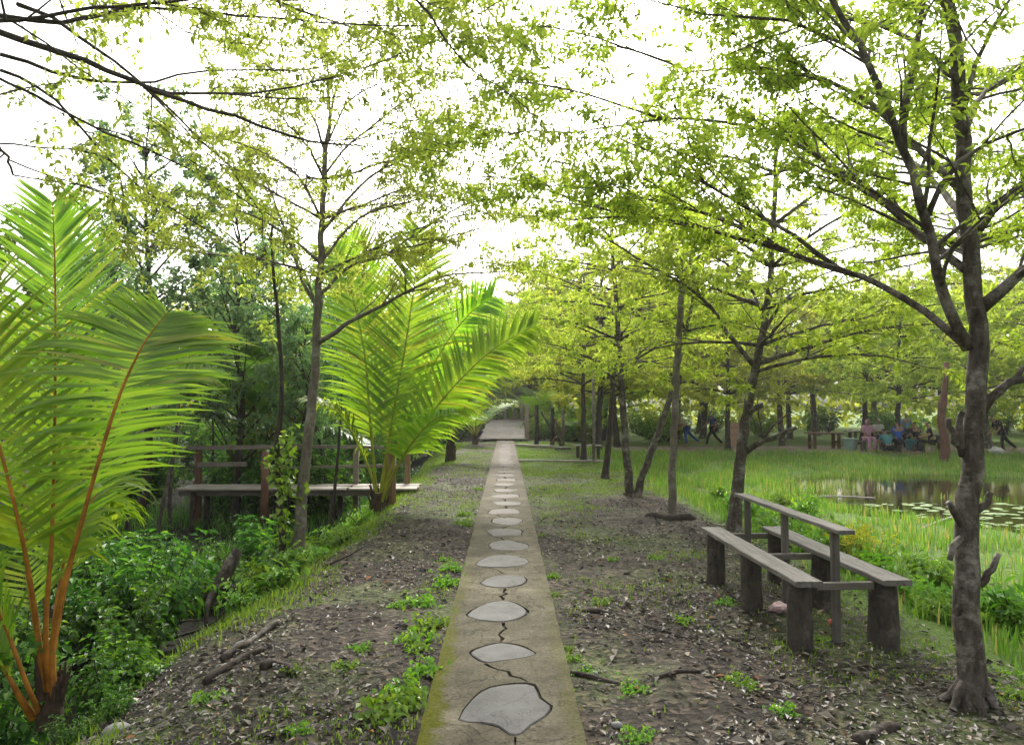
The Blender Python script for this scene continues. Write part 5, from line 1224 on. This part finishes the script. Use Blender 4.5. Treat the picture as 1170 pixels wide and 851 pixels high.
def mB(x, y):
    pth = sstep(.42, .55, np.abs(x + .02))
    patch = sstep(.46, .62, fbm(x * .9 + 31, y * .55, 3))
    base_ = np.where(x < 0, 0.5 * patch + 0.22 * sstep(-1.0, -2.3, -np.abs(x) * -1 * -1) * 0 + 0.5 * sstep(1.7, 2.4, -x) * sstep(6.0, 8.0, y), 0.3 * patch + 0.95 * sstep(12, 18, y) * sstep(.35, .55, fbm(x * .8, y * .5 + 3, 2)) + .35 * sstep(17, 21, y))
    return np.clip(base_ * pth + .008, 0, 1)
o = blades(260000, (-3.0, 3.3), (3.0, 38), lambda x, y: 0.02 + 0.045 * fbm(x * 2, y * 2, 2) + 0.06 * sstep(1.6, 2.4, -x), mB, 0.010, rng, 0.8, near=1.35).build("short_grass", M['grass_short']); kind(o, 'stuff'); o['label'] = "sparse short grass on the bare ground beside the path"
def mC(x, y): return (1 - (np.abs(x - DW[0] * y / DW[1]) < .55) * (y < DW[1] + .4)) * sstep(.35, .55, fbm(x * .9 + 2, y * .9, 2)) * sstep(2.4 + .5 * sstep(8, 5, y), 3.1 + .5 * sstep(8, 5, y), -x) * (0.3 + .7 * fbm(x, y, 2)) * .8
o = blades(30000, (-9, -2.2), (4.0, 20), lambda x, y: 0.25 + 0.2 * fbm(x, y, 2), mC, 0.014, rng, .9).build("undergrowth", M['leaf_shrub']); kind(o, 'stuff'); o['label'] = "dark green undergrowth in the swamp"

# leaf litter (stuff)
n = 85000; x = rng.uniform(-2.9, 3.5, n); y = 2.6 + 19 * rng.random(n) ** 1.9
k = (np.abs(x + .02) > .47) & (rng.random(n) < .10 + .95 * sstep(.32, .68, fbm(x * 1.1, y * 1.1, 3))) ; x, y = x[k], y[k]; n = len(x)
a = rng.uniform(0, 6.283, n); D = np.stack([np.cos(a), np.sin(a), rng.normal(0, .22, n)], -1)
b = MB(); sz = .016 + .05 * rng.random(n) ** 1.6; leaves(b, np.stack([x, y, height(x, y) + .008 + .010 * rng.random(n)], -1), D, sz, sz * rng.uniform(.35, .6, n), rng, 0.12)
nb = 1500; xb = rng.uniform(-2.6, 3.4, nb); yb_ = 2.8 + 9 * rng.random(nb) ** 1.5; kb = np.abs(xb + .02) > .5; xb, yb_ = xb[kb], yb_[kb]; nb = len(xb)
ab = rng.uniform(0, 6.283, nb); szb = rng.uniform(.05, .105, nb)
leaves(b, np.stack([xb, yb_, height(xb, yb_) + .022], -1), np.stack([np.cos(ab), np.sin(ab), rng.normal(0, .3, nb)], -1), szb, szb * rng.uniform(.35, .6, nb), rng, 0.2)
o = b.build("leaf_litter", M['litter']); kind(o, 'stuff'); o['label'] = "dry fallen leaves strewn over the dirt"

# roots, fallen sticks, stones
def ground_tube(name, uv, r0, r1, m_, label, cat, group=None, dz=0.0, n=16):
    P = smooth([gp(u, v, -.05) for u, v in uv], n); P[:, 2] = height(P[:, 0], P[:, 1]) + dz + .012 * np.sin(np.linspace(0, 9, n)); q = MB()
    q.tube(P, np.linspace(r0, r1, n), 7, jit=.12, rng=rng); tag(q.build(name, m_, smooth=True), label, cat, group)
ground_tube("tree_root", [(663, 700), (690, 701), (715, 704), (745, 714), (790, 727)], .022, .012, M['bark_dark'], "long thin root snaking over bare ground toward the bench", "root")
ground_tube("tree_root", [(650, 768), (690, 776), (735, 778), (800, 770)], .02, .012, M['bark_dark'], "thin dark root beside the path, nearer than the snaking one", "root")
ground_tube("tree_root", [(835, 728), (860, 734), (880, 738)], .022, .014, M['bark_dark'], "short root end poking up before the bench", "root")
ground_tube("fallen_branch", [(978, 845), (1000, 834), (1025, 826)], .04, .03, M['bark_dark'], "thick dark broken branch on the ground near the big tree", "branch")
ground_tube("fallen_branch", [(255, 745), (290, 728), (318, 714)], .03, .02, M['bark'], "pale stick lying at the bank's edge", "branch", dz=.02)
ground_tube("fallen_branch", [(235, 770), (262, 758), (300, 745)], .03, .024, M['bark_dark'], "dark rotting stick lying below the pale stick", "branch", dz=.01)
ground_tube("fallen_branch", [(300, 765), (318, 758), (335, 768)], .03, .02, M['bark_dark'], "bent dark twig on the bare bank", "branch", dz=.01)
# uprooted stump at the swamp edge
pb = gp(240, 690, -.45); t = thing("driftwood_stump", "uprooted grey stump with splayed roots at the swamp edge", "stump", pb); q = MB()
q.tube(smooth([pb, pb + (.1, .1, .25), pb + (.22, .2, .55)], 8), np.linspace(.12, .05, 8), 9, jit=.15, rng=rng); q.build("trunk", M['bark'], t, smooth=True)
for d in ((.6, -.1, .12), (-.35, -.2, .05), (.15, -.5, -.1), (-.1, .5, .0), (.45, .3, .05)):
    q = MB(); e = pb + d; q.tube(smooth([pb + (0.05, 0.05, .15), (pb + e) / 2 + (0, 0, .12), e], 8), np.linspace(.05, .015, 8), 7, jit=.12, rng=rng); q.build("root", M['bark_dark'], t, smooth=True)
rs = np.random.default_rng(66)
for k in range(14):
    x = DW[0] + rs.uniform(-1.3, 1.0); y = DW[1] + rs.uniform(-1.6, .6); L = rs.uniform(.4, 1.1); a = rs.uniform(-.7, .7); z = H(x, y) + .04
    q = MB(); q.tube(sprout((x, y, z), (math.cos(a), math.sin(a), rs.uniform(-.02, .25)), L, 7, rs, .12), np.linspace(.018, .008, 7), 5)
    tag(q.build("dead_stick", M['bark_dark'], smooth=True), "dead stick lying in the dark swamp mud near the uprooted stump", "stick", "dead sticks by the uprooted stump")
def rock(u, v, r_, lb, z=-.05, sd_=0):
    rg = np.random.default_rng(sd_ + int(u)); p = gp(u, v, z); bm = bmesh.new(); bmesh.ops.create_icosphere(bm, subdivisions=2, radius=r_)
    for vv in bm.verts: vv.co = vv.co * (1 + rg.uniform(-.12, .12)); vv.co.z *= .65; vv.co.x *= 1.2
    bmesh.ops.translate(bm, vec=Vector((p[0], p[1], H(p[0], p[1]) + r_ * .25)), verts=bm.verts); q = MB(); q.addbm(bm); tag(q.build("stone", M['stone'], smooth=True), lb, "stone")
rock(135, 835, .07, "pale stone at the foot of the orange-stalked palm", -.2); rock(69, 836, .09, "largest grey stone by the orange-stalked palm", -.25); rock(276, 731, .045, "small pale stone on the bank near the driftwood")
rock(678, 770, .03, "little pale pebble beside the path edge"); rock(705, 830, .028, "small tan pebble on the leaf litter by the path")

# far wood closing the horizon (stuff)
rng = np.random.default_rng(91)
b = MB(); n = 52000
ang = rng.uniform(-1.35, 1.35, n); R_ = rng.uniform(64, 84, n)
x = np.sin(ang) * R_ ; y = np.cos(ang) * R_
top = 6.0 + 6 * fbm(ang * 9 + 50, ang * 0 + 2, 3) + 2.5 * fbm(ang * 40, ang * 0 + 8, 2)
z = top * rng.random(n) ** 0.75
leaves(b, np.stack([x, y, z], -1), rng.normal(0, 1, (n, 3)) + (0, 0, -.3), rng.uniform(.5, .95, n), rng.uniform(.35, .6, n), rng, .2)
o = b.build("distant_woods", M['leaf_far']); kind(o, 'stuff'); o['label'] = "distant line of woods closing the view"

# humid air
q = MB(); x0, x1, y0, y1, z0, z1 = -95, 95, -12, 95, -2.2, 19
q.box(((x0 + x1) / 2, (y0 + y1) / 2, (z0 + z1) / 2), (x1 - x0, y1 - y0, z1 - z0))
m, nt, out = mat("humid_air"); pv = nt.nodes.new("ShaderNodeVolumePrincipled"); pv.inputs["Density"].default_value = 0.0006
pv.inputs["Color"].default_value = (0.97, 0.98, 0.96, 1); pv.inputs["Anisotropy"].default_value = 0.65
nt.links.new(pv.outputs[0], out.inputs["Volume"]); o = kind(q.build("haze", m), 'stuff'); o['label'] = "faint humid haze in the air"
